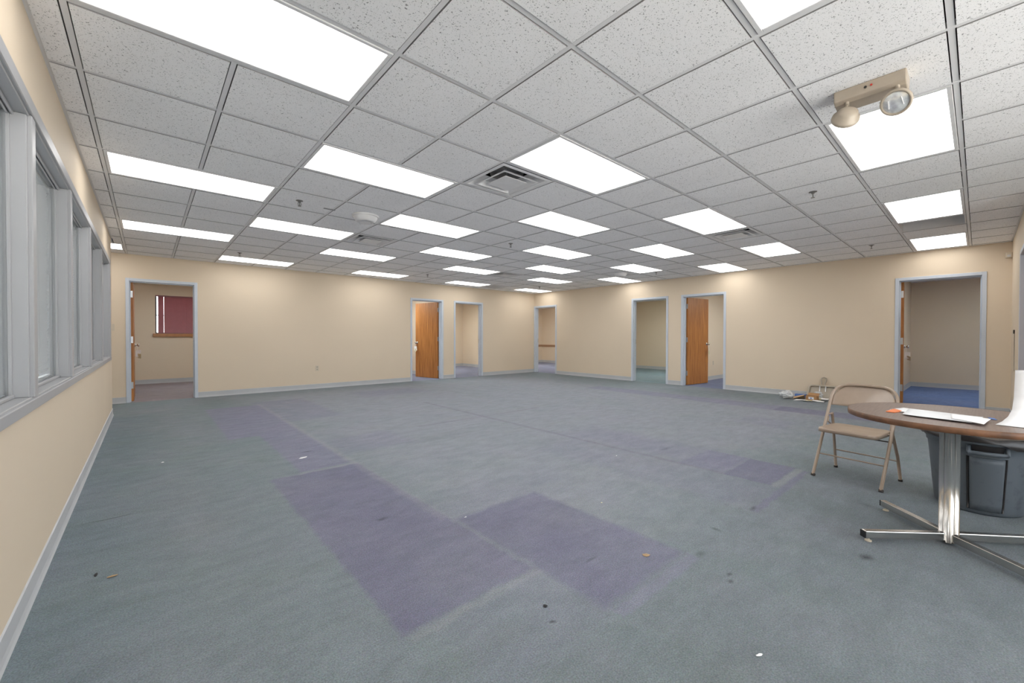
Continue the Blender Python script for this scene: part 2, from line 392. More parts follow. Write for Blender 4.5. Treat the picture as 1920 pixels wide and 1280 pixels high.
# the far-left corner cells split by the end of the windowed wall are filled out here
x0, x1 = GX-3*T, XW
box(bm, x0+TG, x1, YWE, GY+11*T-TG, CH, CH+0.02)
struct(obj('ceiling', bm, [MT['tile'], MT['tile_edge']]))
struct(obj('ceiling', nb((-4.0, XB+TH, YC2-TH, YA+TH, CH+0.40, CH+0.45)), MT['dark']))
bm = bmesh.new(); hw = 0.012; zt0, zt1 = CH+DROP, CH+DROP+0.03
def span_clear(cells):  # a tee is dropped where a light or opening covers it
    return not all(c in busy for c in cells)
for i in range(-9, 15):
    x = GX+i*T
    if x < -3.88 or x > XB: continue
    for j in range(-8, 13):
        y0, y1 = GY+j*T, min(GY+(j+1)*T, YA)
        if (i-1, j) in busy and (i, j) in busy and any((i-1, j) == (a, b) for a, b in lights): continue
        lo = YWE if x < XW else (YC2 if x < XJ else YC)
        y0 = max(y0, lo)
        if y1 > y0: box(bm, x-hw, x+hw, y0, y1, zt0, zt1)
for j in range(-8, 13):
    y = GY+j*T
    lo = -3.9 if y > YWE else XW
    hi = XB if y > YC else XJ
    if y > (YC2): box(bm, lo, hi, y-hw, y+hw, zt0+0.0006, zt1)
# wall angle round the room
w = 0.022
for b in ((XW, XB, YA-w, YA), (XB-w, XB, YC, YA), (XJ, XB, YC, YC+w), (XW, XJ, YC2, YC2+w), (XW, XW+w, YC2, YWE+w), (-3.9, XW+w, YWE, YWE+w), (-3.9, XW, YA-w, YA)):
    box(bm, b[0], b[1], b[2], b[3], CH+0.004, CH+0.012)
struct(obj('trim_1', bm, MT['grid']), 'white tee bar grid of the suspended ceiling', 'ceiling grid')

# ---- baseboards
def base_prof(bm, axis, p, sgn, a0, a1, h=0.102):
    prof = [(0, 0), (0.016, 0), (0.011, 0.012), (0.007, 0.03), (0.006, h-0.004), (0.0, h)]
    A = []; B = []
    for d, z in prof:
        if axis == 'x': A.append(bm.verts.new((a0, p+sgn*d, z))); B.append(bm.verts.new((a1, p+sgn*d, z)))
        else: A.append(bm.verts.new((p+sgn*d, a0, z))); B.append(bm.verts.new((p+sgn*d, a1, z)))
    k = len(prof)
    for i in range(k): bm.faces.new((A[i], A[(i+1) % k], B[(i+1) % k], B[i]))
    bm.faces.new(A); bm.faces.new(B[::-1])
def baseboard(name, axis, p, sgn, a0, a1, holes=()):
    bm = bmesh.new(); cur = a0
    for h0, h1 in sorted(holes):
        if h0 > cur: base_prof(bm, axis, p, sgn, cur, h0)
        cur = h1
    if a1 > cur: base_prof(bm, axis, p, sgn, cur, a1)
    bmesh.ops.recalc_face_normals(bm, faces=bm.faces)
    return struct(obj(name, bm, MT['base']))
baseboard('baseboard_back_left', 'x', YA, -1, -3.9, XB-0.0, dA)
baseboard('baseboard_back_right', 'y', XB, -1, YC, YA-1.0, [d for d in dB[1:]])
baseboard('baseboard_left', 'y', XW, 1, YC2, YWE+0.012)
baseboard('baseboard_left_end', 'x', YWE, 1, -3.9, XW)
baseboard('baseboard_right', 'x', YC, 1, XJ, XB, [(6.57, 7.57)])
baseboard('baseboard_right_near', 'x', YC2, 1, XW, XJ-TH)

# ---- doors
door_n = [0]
def door_frame(parent, h0, h1, zt, axis, p, strike=None):
    """frame for a hole h0..h1 in a wall whose room face is at p and whose body runs to p+TH"""
    fw, pr_ = 0.050, 0.014
    bm = bmesh.new()
    def bx(a0, a1, d0, d1, z0, z1):
        if axis == 'x': box(bm, a0, a1, p+d0, p+d1, z0, z1)
        else: box(bm, p+d0, p+d1, a0, a1, z0, z1)
    bx(h0, h0+fw, -pr_, TH+pr_, 0, zt); bx(h1-fw, h1, -pr_, TH+pr_, 0, zt); bx(h0+fw, h1-fw, -pr_, TH+pr_, zt-fw, zt)
    # stop strip
    s0, s1 = 0.045, TH+pr_-0.048
    bx(h0+fw, h0+fw+0.014, s0, s1, 0, zt-fw); bx(h1-fw-0.014, h1-fw, s0, s1, 0, zt-fw); bx(h0+fw+0.014, h1-fw-0.014, s0, s1, zt-fw-0.014, zt-fw)
    f = obj('door_frame', bm, MT['trim'], parent, bevel=0.003, seg=1)
    if strike:
        a = h0+fw if strike < 0 else h1-fw
        bm = bmesh.new()
        e = 0.002*(-strike)
        lo, hi = min(a, a+e*1), max(a, a+e*1)
        if axis == 'x': box(bm, lo, hi, p+TH-0.025, p+TH+0.010, 0.97, 1.09)
        else: box(bm, p+TH-0.025, p+TH+0.010, lo, hi, 0.97, 1.09)
        obj('strike_plate', bm, MT['steel'], parent)
    return f
def door_leaf(parent, hinge, ang, flip, height=2.088, width=0.885):
    """leaf local: runs along +x from hinge, thickness along +y*flip; ang in world"""
    L = empty('leaf_pivot')
    mt = Matrix.Translation((hinge[0], hinge[1], 0.008)) @ Matrix.Rotation(ang, 4, 'Z')
    th = 0.044; y0, y1 = (0, th) if flip > 0 else (-th, 0)
    leaf = obj('door_leaf', nb((0.003, width, y0, y1, 0, height)), MT['wood'], parent, bevel=0.002, seg=1); leaf.matrix_world = mt
    bpy.data.objects.remove(L)
    for z in (0.22, 1.02, 1.82):
        bm = nb((-0.003, 0.004, y0+0.006, y1-0.004, z, z+0.115))
        tube(bm, [(-0.002, 0.0, z), (-0.002, 0.0, z+0.115)], 0.008, 8)
        obj('hinge', bm, MT['steel'], leaf, smooth=False)
    for s in (-1, 1):
        yy = y1 if s > 0 else y0
        bm = bmesh.new()
        R = Matrix.Translation((width-0.07, yy, 0.97)) @ Matrix.Rotation(-s*PI/2, 4, 'X')
        lathe(bm, [(0.0, 0.0), (0.034, 0.0), (0.034, 0.006), (0.022, 0.012), (0.012, 0.016), (0.012, 0.034), (0.024, 0.042), (0.029, 0.054), (0.024, 0.064), (0.0, 0.068)], 20, mtx=R)
        obj('door_knob', bm, MT['chrome'], leaf, smooth=True)
    bm = nb((width-0.001, width+0.001, y0+0.009, y1-0.009, 0.89, 1.03)); obj('latch_plate', bm, MT['steel'], leaf)
    return mt
def make_door(n, axis, h0, h1, p, strike=None, hinge=None, ang=0, flip=1, zt=DZ):
    e = struct(empty('door_%d' % n, ((h0+h1)/2, p, 0) if axis == 'x' else (p, (h0+h1)/2, 0)))
    e.matrix_world = e.matrix_world
    bpy.context.view_layer.update()
    inv = e.matrix_world.inverted()
    f = door_frame(e, h0, h1, zt, axis, p, strike)
    mt = door_leaf(e, hinge, ang, flip) if hinge else None
    for ch in e.children:
        if ch.name.startswith('door_leaf'): continue
        ch.matrix_parent_inverse = inv
    return mt
def fix_leaf(n, mt):
    e = bpy.data.objects['door_%d' % n]
    for ch in e.children:
        if ch.name.startswith('door_leaf'):
            ch.matrix_parent_inverse = e.matrix_world.inverted(); ch.matrix_basis = mt
HY = YA+TH+0.012; HX = XB+TH+0.012
door_mt = {}
def mk(n, *a, **k):
    mt = make_door(n, *a, **k); bpy.context.view_layer.update()
    if mt is not None: fix_leaf(n, mt); door_mt[n] = mt
mk(1, 'x', dA[0][0], dA[0][1], YA, strike=1, hinge=(dA[0][0]+0.052, HY), ang=math.radians(90.0), flip=-1)
mk(2, 'x', dA[1][0], dA[1][1], YA, strike=-1, hinge=(dA[1][1]-0.052, HY), ang=math.radians(90+12.9), flip=1)
mk(3, 'x', dA[2][0], dA[2][1], YA, strike=1)
mk(4, 'y', dB[0][0], dB[0][1], XB, strike=1)
mk(5, 'y', dB[1][0], dB[1][1], XB, strike=1)
mk(6, 'y', dB[2][0], dB[2][1], XB, strike=-1, hinge=(HX, dB[2][1]-0.052), ang=math.radians(-6.7), flip=-1)
mk(7, 'y', dB[3][0], dB[3][1], XB, strike=-1, hinge=(HX, dB[3][1]-0.052), ang=math.radians(4.6), flip=-1)

# cased opening at the near end of the far right wall, closed by a door seen edge on
e = struct(empty('door_8', (7.07, YC, 0)))
bm = bmesh.new()
for b in ((7.52, 7.57, 0, 2.14), (6.57, 6.62, 0, 2.14), (6.62, 7.52, 2.09, 2.14)): box(bm, b[0], b[1], YC-TH, YC+0.014, b[2], b[3])
o = obj('door_frame', bm, MT['trim'], e, bevel=0.003, seg=1); o.matrix_parent_inverse = Matrix.Translation((7.07, YC, 0)).inverted()
o = obj('door_leaf', nb((6.623, 7.517, YC-0.10, YC-0.056, 0.01, 2.088)), MT['wood'], e); o.matrix_parent_inverse = Matrix.Translation((7.07, YC, 0)).inverted()

# ---- offices beyond the doors
OC = 2.44
OL = {}
def office(x0, x1, y0, y1, fl, door_side, lamp=None, power=1.0, base=True, skip=(), wallm=None):
    """door_side: 'y' = door in its low-y wall (already built), 'x' = door in its low-x wall"""
    t = 0.05
    sides = {'left': ('y', x0-t, x0, y0, y1, -1), 'right': ('y', x1, x1+t, y0, y1, 1), 'far': ('x', y1, y1+t, x0-t, x1+t, 1), 'near': ('x', y0-t, y0, x0-t, x1+t, -1)}
    if door_side == 'y': del sides['near']
    else: del sides['left']
    for s, (ax, p0, p1, a0, a1, sg) in sides.items():
        hole = [h[1:] for h in skip if h[0] == s]
        wall('wall_office_%s' % s, ax, p0, p1, a0, a1, hole, top=OC+0.02)
        face = p0 if sg > 0 else p1
        bm = bmesh.new(); base_prof(bm, ax, face, -sg, a0+t if ax == 'x' else a0, a1-t if ax == 'x' else a1)
        bmesh.ops.recalc_face_normals(bm, faces=bm.faces)
        struct(obj('baseboard_office_%s' % s, bm, MT['base']))
    struct(obj('floor', nb((XB if door_side == 'x' else x0-t, x1+t, YA if door_side == 'y' else y0-t, y1+t, -0.05, 0)), fl))
    struct(obj('ceiling', nb((x0-t, x1+t, y0-t, y1+t, OC, OC+0.05)), MT['office_ceil']))
    if lamp:
        o = obj('ceiling_light', nb((-0.6, 0.6, -0.3, 0.3, -0.025, 0.0)), MT['troffer'], loc=(lamp[0], lamp[1], OC))
        if power not in OL: OL[power] = mat_office_lens(power)
        obj('diffuser', nb((-0.57, 0.57, -0.27, 0.27, -0.032, -0.0252)), OL[power], o)
        tag(o, lamp[2], 'ceiling light')
FY, FX = YA+TH, XB+TH
office(-1.6, 2.55, FY, 13.18, MT['c1'], 'y', lamp=(0.8, 11.3, 'light inside the office behind the far left door'), power=0.6, skip=[('far', 0.146, 1.36, 1.216, 2.152)])  # lamp added out of view to brighten this office
office(2.75, 6.22, FY, 13.2, MT['c2'], 'y', lamp=(4.9, 10.9, 'light inside the office behind the open oak door in the long left wall'))
office(6.40, 9.42, FY, 13.42, MT['c2'], 'y', lamp=(7.6, 11.8, 'light inside the empty office behind the doorway right of the oak door'))
office(FX, 13.62, 8.62, 13.12, MT['c2'], 'x', lamp=(11.9, 10.6, 'light inside the room behind the corner doorway'))
office(FX, 13.75, 4.85, 8.50, MT['c5'], 'x', lamp=(11.6, 6.4, 'light inside the office behind the open doorway right of the corner'), power=0.85)  # this room's lamp is an added brightener, out of sight
office(FX, 13.60, 1.15, 4.74, MT['c6'], 'x', lamp=(11.4, 2.9, 'light inside the office behind the open oak door in the right hand wall'))
office(FX, 13.65, -2.2, 1.06, MT['c7'], 'x', lamp=(11.6, -0.5, 'light inside the office behind the door beside the folding chair'), power=0.52)  # extra lamp put out of view to raise the room's brightness
wall('wall_office_left', 'y', FX-0.05, FX, -2.2, YC-TH, [], top=OC+0.02)
# brown chair rail in the corner room
bm = nb((FX, 13.62, 13.095, 13.12, 0.705, 0.800), (13.595, 13.62, 8.62, 13.12, 0.705, 0.800))
struct(obj('trim_2', bm, MT['rail'], bevel=0.006), 'brown wooden chair rail in the corner room', 'chair rail')

# ---- outside window of the first office, with maroon blind
e = struct(empty('window_2', (0.75, 13.18, 1.2)))
inv = Matrix.Translation((0.75, 13.18, 1.2)).inverted()
bm = bmesh.new()
for b in ((0.146, 0.17, 1.216, 2.152), (1.336, 1.36, 1.216, 2.152), (0.17, 1.336, 2.128, 2.152), (0.17, 1.336, 1.216, 1.24), (0.17, 1.336, 1.655, 1.672)):
    box(bm, b[0], b[1], 13.20, 13.23, b[2], b[3])
obj('window_frame', bm, MT['black'], e).matrix_parent_inverse = inv
obj('window_pane', nb((0.17, 1.336, 13.214, 13.218, 1.24, 2.128)), MT['glass'], e).matrix_parent_inverse = inv
obj('window_sill', nb((0.10, 1.42, 13.13, 13.20, 1.140, 1.214)), MT['sillwood'], e, bevel=0.004).matrix_parent_inverse = inv
b = empty('window_blind', (0.75, 13.165, 2.15)); tag(b, 'maroon mini blind lowered over the office window behind the far left door', 'window blind')
def slats(x0, x1, z0, z1, tilt, pitch, w, ax='x'):
    bm = bmesh.new(); z = z1
    while z > z0:
        dz, dy = w/2*math.sin(tilt), w/2*math.cos(tilt)
        if ax == 'x': ps = [(x0, -dy, z-dz), (x1, -dy, z-dz), (x1, dy, z+dz), (x0, dy, z+dz)]
        else: ps = [(-dy, x0, z-dz), (-dy, x1, z-dz), (dy, x1, z+dz), (dy, x0, z+dz)]
        v = [bm.verts.new(p) for p in ps]; v2 = [bm.verts.new((p[0], p[1], p[2]+0.0006)) for p in ps]
        bm.faces.new(v); bm.faces.new(v2[::-1])
        for k in range(4): bm.faces.new((v[k], v2[k], v2[(k+1) % 4], v[(k+1) % 4]))
        z -= pitch
    bmesh.ops.recalc_face_normals(bm, faces=bm.faces)
    return bm
obj('slat_panel', slats(-0.555, -0.447, -0.93, -0.03, 1.15, 0.021, 0.025), MT['maroon'], b)
obj('slat_panel', slats(-0.441, 0.60, -0.93, -0.03, 1.15, 0.021, 0.025), MT['maroon'], b)
obj('head_rail', nb((-0.60, 0.61, -0.014, 0.012, -0.03, 0.0)), MT['maroon'], b)
obj('bottom_rail', nb((-0.555, 0.60, -0.012, 0.012, -0.945, -0.93)), MT['maroon'], b)
bm = bmesh.new(); tube(bm, [(0.0, -0.018, -0.03), (0.0, -0.018, -0.93)], 0.0015, 6); obj('cord', bm, MT['maroon'], b)

# ---- interior window band of the left wall
e = struct(empty('window_1', (XW, 4, 0.84))); inv = Matrix.Translation((XW, 4, 0.84)).inverted()
mull = [0.34+1.238*k for k in range(7)]   # centres: first and last are the end jambs
mull = [0.33, 1.57, 2.812, 4.035, 5.29, 6.52, 7.745]
FW = 0.052
bm = bmesh.new()
# sill and head: stepped trim on the face
box(bm, XW-0.02, XW+0.016, W0, W1+0.04, 0.820, 0.868)        # apron board
box(bm, XW-0.14, XW+0.002, W0, W1, 0.8355, 0.874)            # sill
box(bm, XW-0.062, XW-0.046, W0+0.06, W1-0.06, 0.874, 0.890)
box(bm, XW-0.082, XW-0.072, W0+0.06, W1-0.06, 0.874, 0.890)
box(bm, XW-0.02, XW+0.014, W0-0.01, W1+0.04, 2.128, 2.190)
box(bm, XW-0.14, XW+0.002, W0, W1, 2.120, 2.1795)
box(bm, XW-0.050, XW-0.040, W0+0.06, W1-0.06, 2.104, 2.120)
box(bm, XW-0.062, XW-0.054, W0+0.06, W1-0.06, 2.100, 2.120)
box(bm, XW-0.02, XW+0.014, W1-0.085, W1+0.04, 0.868, 2.128)
box(bm, XW-0.02, XW+0.014, W0-0.01, W0+0.085, 0.868, 2.128)
obj('window_frame', bm, MT['winframe'], e, bevel=0.003, seg=1).matrix_parent_inverse = inv
for k, y in enumerate(mull):
    bm = bmesh.new()
    a = 0.068 if k not in (0, 6) else 0.055
    box(bm, XW-0.14, XW-0.004, y-a+0.012, y+a-0.012, 0.874, 2.120)
    box(bm, XW-0.012, XW+0.010, y-a+0.030, y+a-0.030, 0.872, 2.126)
    for s in (-1, 1): box(bm, XW-0.065, XW-0.052, y+s*(a-0.012)-0.012, y+s*(a-0.012)+0.012, 0.874, 2.120)
    obj('mullion', bm, MT['winframe'], e, bevel=0.003, seg=1).matrix_parent_inverse = inv
for k in range(6):
    y0, y1 = mull[k]+0.045, mull[k+1]-0.045
    obj('window_pane', nb((XW-0.074, XW-0.070, y0, y1, 0.874, 2.120)), MT['glass'], e).matrix_parent_inverse = inv
ords = ['nearest', 'second', 'third', 'fourth', 'fifth', 'farthest']
for k in range(6):
    y0, y1 = mull[k]+0.065, mull[k+1]-0.065
    b = empty('window_blind', (XW-0.098, (y0+y1)/2, 2.10)); h = (y1-y0)/2
    tag(b, 'grey mini blind behind the left wall window, %s pane from the camera' % ords[k], 'window blind', 'grey blinds behind the left wall windows')
    obj('slat_panel', slats(-h, h, -1.19, -0.03, 1.22, 0.0215, 0.025, 'y'), MT['slat'], b)
    obj('head_rail', nb((-0.014, 0.014, -h, h, -0.028, 0.0)), MT['slat'], b)
    obj('bottom_rail', nb((-0.010, 0.010, -h, h, -1.215, -1.20)), MT['slat'], b)

struct(obj('ceiling', nb((-3.9, XW-TH, YC2, YWE-TH, OC, OC+0.05)), MT['office_ceil']))
o = obj('ceiling_light', nb((-0.6, 0.6, -2.4, 2.4, -0.025, 0.0)), MT['troffer'], loc=(-1.9, 3.6, OC))  # added lamp, out of view, lighting the blinds from behind
obj('diffuser', nb((-0.57, 0.57, -2.37, 2.37, -0.032, -0.0252)), mat_office_lens(0.45), o)
tag(o, 'long light inside the room behind the left wall windows', 'ceiling light')

# ---- unseen windows added in the near right wall to brighten the ceiling
for q, (a, b) in enumerate(WR):
    e = struct(empty('window_%d' % (3+q), ((a+b)/2, YC2, 0.85))); inv = Matrix.Translation(((a+b)/2, YC2, 0.85)).inverted()
    bm = bmesh.new(); f = 0.05
    for bb in ((a, a+f, 0.45, 2.42), (b-f, b, 0.45, 2.42), ((a+b)/2-f/2, (a+b)/2+f/2, 0.45, 2.42), (a, b, 0.45, 0.50), (a, b, 2.37, 2.42)):
        box(bm, bb[0], bb[1], YC2-TH-0.01, YC2+0.012, bb[2], bb[3])
    obj('window_frame', bm, MT['trim'], e).matrix_parent_inverse = inv
    obj('window_pane', nb((a+f, b-f, YC2-0.09, YC2-0.085, 0.50, 2.37)), MT['glass'], e).matrix_parent_inverse = inv

# ================================================================== CEILING THINGS
ordn = ['first', 'second', 'third', 'fourth', 'fifth', 'sixth', 'seventh', 'eighth', 'ninth']
def make_light():
    t = empty('ceiling_light')
    L2, W2 = T-0.016, T/2-0.016
    bm = bmesh.new(); f = 0.022
    for b in ((-L2, L2, -W2, -W2+f), (-L2, L2, W2-f, W2), (-L2, -L2+f, -W2+f, W2-f), (L2-f, L2, -W2+f, W2-f)): box(bm, b[0], b[1], b[2], b[3], -0.001, 0.03)
    obj('light_frame', bm, MT['troffer'], t, bevel=0.002, seg=1)
    obj('diffuser', nb((-L2+f, L2-f, -W2+f, W2-f, 0.004, 0.010)), MT['lens'], t)
    bm = nb((-L2, L2, -W2, W2, 0.031, 0.12)); obj('housing', bm, MT['troffer'], t)
    return t
proto = make_light(); first = True
cols = sorted({i for i, j in lights})
names_col = {-4: 'beyond the end of the left windowed wall', -2: 'in the row along the left windowed wall', 0: 'in the second row from the left windowed wall', 2: 'in the third row from the left windowed wall',
             4: 'in the fourth row from the left windowed wall', 6: 'in the fifth row from the left windowed wall', 8: 'in the fourth row from the right far wall', 10: 'in the third row from the right far wall', 12: 'in the last row before the right far wall'}
for i in cols:
    js = sorted(j for a, j in lights if a == i)
    for k, j in enumerate(js):
        o = proto if first else copy_tree(proto); first = False
        o.location = (GX+(i+1)*T, GY+(j+0.5)*T, CH)
        pos = {1: ['only one'], 3: ['nearest of three', 'middle of three', 'farthest of three'], 4: ['nearest of four', 'second of four', 'third of four', 'farthest of four']}[len(js)][k]
        if i == -4: lab = 'recessed ceiling light half hidden beyond the end of the left windowed wall'
        else: lab = 'recessed ceiling light %s, %s' % (names_col[i], pos)
        tag(o, lab, 'ceiling light', 'recessed ceiling lights')
        if i == -4:
            pass

def sq_ring(bm, a, za, b, zb):
    A = [bm.verts.new((x*a, y*a, za)) for x, y in ((-1, -1), (1, -1), (1, 1), (-1, 1))]
    B = [bm.verts.new((x*b, y*b, zb)) for x, y in ((-1, -1), (1, -1), (1, 1), (-1, 1))]
    for k in range(4): bm.faces.new((A[k], A[(k+1) % 4], B[(k+1) % 4], B[k]))
def make_vent():
    t = empty('ceiling_vent')
    bm = bmesh.new()
    for (a, za, b, zb) in ((0.290, 0.0, 0.262, -0.004), (0.262, -0.004, 0.250, 0.0), (0.250, 0.0, 0.205, 0.055), (0.205, 0.055, 0.155, 0.075)): sq_ring(bm, a, za, b, zb)
    obj('vent_frame', bm, MT['vent'], t)
    bm = bmesh.new(); lathe(bm, [(0.155, 0.074), (0.150, 0.14)], 28); bm2 = bm
    box(bm2, -0.16, 0.16, -0.16, 0.16, 0.14, 0.15); obj('duct_neck', bm2, MT['ventdark'], t)
    bm = bmesh.new()
    for (a, za, b, zb) in ((0.205, -0.012, 0.190, -0.014), (0.190, -0.014, 0.150, 0.022), (0.150, 0.022, 0.151, 0.024), (0.151, 0.024, 0.205, -0.011)): sq_ring(bm, a, za, b, zb)
    obj('cone_ring', bm, MT['vent'], t)
    bm = nb((-0.128, 0.128, -0.128, 0.128, -0.016, -0.012)); sq_ring(bm, 0.128, -0.012, 0.10, 0.004)
    obj('center_plate', bm, MT['vent'], t)
    bm = bmesh.new(); tube(bm, [(0, 0, -0.012), (0, 0, 0.13)], 0.006, 8)
    obj('mounting_rod', bm, MT['steel'], t)
    for s in (-1, 1): bm = bmesh.new(); tube(bm, [(s*0.16, s*0.16, 0.01), (s*0.11, s*0.11, 0.10)], 0.004, 6); obj('mounting_rod', bm, MT['steel'], t)
    return t
vp = make_vent()
for k, ((i, j), lab) in enumerate(zip(vents, ['large square cone ceiling vent nearest the camera', 'square cone ceiling vent beside the round white dome',
        'square cone ceiling vent on the right, beside a light', 'small far square cone ceiling vent near the back corner'])):
    o = vp if k == 0 else copy_tree(vp)
    o.location = (GX+(i+0.5)*T, GY+(j+0.5)*T, CH); tag(o, lab, 'vent', 'square ceiling vents')
# flat grey return grille near the back corner
t = empty('return_grille', (GX+(RET[0]+0.5)*T, GY+(RET[1]+0.5)*T, CH)); tag(t, 'flat dark grey return air grille in the ceiling by the back corner', 'vent')
bm = bmesh.new()
for b in ((-0.29, 0.29, -0.29, -0.27), (-0.29, 0.29, 0.27, 0.29), (-0.29, -0.27, -0.27, 0.27), (0.27, 0.29, -0.27, 0.27)): box(bm, b[0], b[1], b[2], b[3], -0.002, 0.012)
obj('grille_frame', bm, MT['vent'], t)
bm = bmesh.new()
for k in range(26): y = -0.26+0.0208*k; box(bm, -0.27, 0.27, y, y+0.002, 0.0, 0.02)
for k in range(26): x = -0.26+0.0208*k; box(bm, x, x+0.002, -0.27, 0.27, 0.0, 0.02)
obj('egg_crate', bm, MT['vent'], t); obj('backing', nb((-0.28, 0.28, -0.28, 0.28, 0.05, 0.06)), MT['ventdark'], t)
# open return box where a tile is left out
t = empty('return_air_opening', (GX+(GAP[0]+0.5)*T, GY+(GAP[1]+0.5)*T, CH)); tag(t, 'open square ceiling gap with grey sheet metal sides between two right hand lights', 'ceiling opening')
bm = bmesh.new(); a = 0.290
for b in ((-a, a, a-0.012, a), (-a, a, -a, -a+0.012), (-a, -a+0.012, -a+0.012, a-0.012), (a-0.012, a, -a+0.012, a-0.012)): box(bm, b[0], b[1], b[2], b[3], 0.0, 0.30)
obj('shroud', bm, MT['vent'], t); obj('duct_top', nb((-a, a, -a, a, 0.301, 0.31)), MT['ventdark'], t)

# sprinklers
def make_sprinkler():
    t = empty('sprinkler_head')
    bm = bmesh.new(); lathe(bm, [(0.0, 0.0), (0.034, 0.0), (0.033, -0.004), (0.020, -0.007), (0.013, -0.012), (0.011, -0.020), (0.0, -0.021)], 18); obj('escutcheon', bm, MT['bronze'], t, smooth=True)
    bm = bmesh.new()
    for s in (-1, 1): tube(bm, [(s*0.010, 0, -0.018), (s*0.016, 0, -0.032), (s*0.013, 0, -0.046), (0, 0, -0.056)], 0.0028, 6)
    tube(bm, [(0, 0, -0.02), (0, 0, -0.056)], 0.004, 8); obj('yoke', bm, MT['bronze'], t, smooth=True)
    bm = bmesh.new(); lathe(bm, [(0.0, -0.056), (0.017, -0.056), (0.017, -0.058), (0.0, -0.059)], 16); obj('deflector', bm, MT['bronze'], t)
    return t
spk = [(1.20, 4.65, 'sprinkler head in the left ceiling, between the big left light and the dark slot'), (4.88, 1.07, 'sprinkler head in the right ceiling, the nearest on that side'),
 (4.15, 4.66, 'sprinkler head in the centre of the ceiling'), (4.80, 8.22, 'small sprinkler head above the oak door of the long left wall'),
 (8.33, 8.13, 'tiny sprinkler head above the corner doorway'), (8.30, 4.59, 'sprinkler head right of the far white dome'),
 (8.36, 1.09, 'sprinkler head in front of the far right wall, left of the last right hand light'), (1.18, 8.20, 'sprinkler head just before the farthest left light')]
sp0 = make_sprinkler()
for k, (x, y, lab) in enumerate(spk):
    o = sp0 if k == 0 else copy_tree(sp0)
    o.location = (x, y, CH); tag(o, lab, 'sprinkler', 'ceiling sprinkler heads')
# domes
def make_dome():
    t = empty('ceiling_dome')
    bm = bmesh.new(); lathe(bm, [(0.0, 0.0), (0.150, 0.0), (0.152, -0.012), (0.146, -0.020), (0.0, -0.021)], 36); obj('dome_ring', bm, MT['white'], t, smooth=True, bevel=0)
    bm = bmesh.new(); lathe(bm, [(0.134, -0.020), (0.128, -0.040), (0.108, -0.066), (0.085, -0.080), (0.082, -0.076), (0.05, -0.086), (0.0, -0.090)], 36); obj('dome_cover', bm, MT['white'], t, smooth=True)
    return t
d0 = make_dome(); d0.location = (1.93, 4.72, CH); tag(d0, 'round white ceiling dome near the left vent', 'ceiling dome', 'round white ceiling domes')
d1 = copy_tree(d0); d1.location = (7.90, 5.22, CH); tag(d1, 'round white ceiling dome far back, overlapping a light', 'ceiling dome', 'round white ceiling domes')
# dark slot in a tile
o = obj('ceiling_slot', nb((-0.060, 0.060, -0.018, 0.018, -0.003, 0.0)), MT['ventdark'], loc=(1.53, 4.74, CH)); tag(o, 'small dark slot in a ceiling tile left of the white dome', 'slot')

# emergency light with two heads
t = empty('emergency_light', (3.0, 0.41, CH)); tag(t, 'beige two headed emergency light under the ceiling on the right', 'emergency light')
bm = bmesh.new()
prof = [(0.0, 0.0), (0.006, -0.058), (0.030, -0.072), (0.120, -0.082), (0.135, -0.070), (0.150, 0.0)]
A = [bm.verts.new((x, -0.150, z)) for x, z in prof]; B = [bm.verts.new((x, 0.155, z)) for x, z in prof]
for k in range(len(prof)): bm.faces.new((A[k], A[(k+1) % 6], B[(k+1) % 6], B[k]))
bm.faces.new(A); bm.faces.new(B[::-1]); bmesh.ops.recalc_face_normals(bm, faces=bm.faces)
obj('lamp_body', bm, MT['tan'], t, bevel=0.006)
bm = bmesh.new(); lathe(bm, [(0.0, 0.0), (0.006, 0.0), (0.006, 0.006), (0.0, 0.008)], 12, mtx=Matrix.Translation((0.002, 0.014, -0.030)) @ Matrix.Rotation(-PI/2, 4, 'Y')); obj('test_button', bm, MT['black'], t)
bm = bmesh.new(); lathe(bm, [(0.0, 0.0), (0.005, 0.0), (0.005, 0.005), (0.0, 0.007)], 12, mtx=Matrix.Translation((0.002, -0.010, -0.028)) @ Matrix.Rotation(-PI/2, 4, 'Y')); obj('indicator_light', bm, MT['red'], t)
for (y, d, kx) in ((0.098, Vector((0.68, 0.36, -0.40)), 0.0), (-0.112, Vector((-0.72, 0.12, -0.52)), 0.01)):
    bm = bmesh.new(); tube(bm, [(0.030, y, -0.068), (0.022, y, -0.095)], 0.011, 10)
    ctr = Vector((0.015+kx, y, -0.152)); tube(bm, [(0.022, y, -0.090), tuple(ctr)], 0.009, 10)
    obj('swivel_neck', bm, MT['tan'], t, smooth=True)
    d.normalize(); R = Matrix.Translation(ctr) @ d.to_track_quat('Z', 'Y').to_matrix().to_4x4()
    bm = bmesh.new(); lathe(bm, [(0.0, -0.040), (0.030, -0.038), (0.048, -0.026), (0.055, 0.0), (0.065, 0.004), (0.067, 0.020), (0.063, 0.027), (0.056, 0.027), (0.054, 0.020)], 32, mtx=R)
    h = obj('lamp_head', bm, MT['tan'], t, smooth=True)
    bm = bmesh.new(); lathe(bm, [(0.055, 0.019), (0.042, 0.025), (0.0, 0.030)], 32, mtx=R); obj('lamp_lens', bm, MT['lampglass'], h, smooth=True)
    for s in (-1, 1): bm = bmesh.new(); tube(bm, [tuple(R @ Vector((s*0.030, -0.02, 0.029))), tuple(R @ Vector((s*0.026, 0.022, 0.030)))], 0.0025, 6); obj('lens_clip', bm, MT['white'], h)

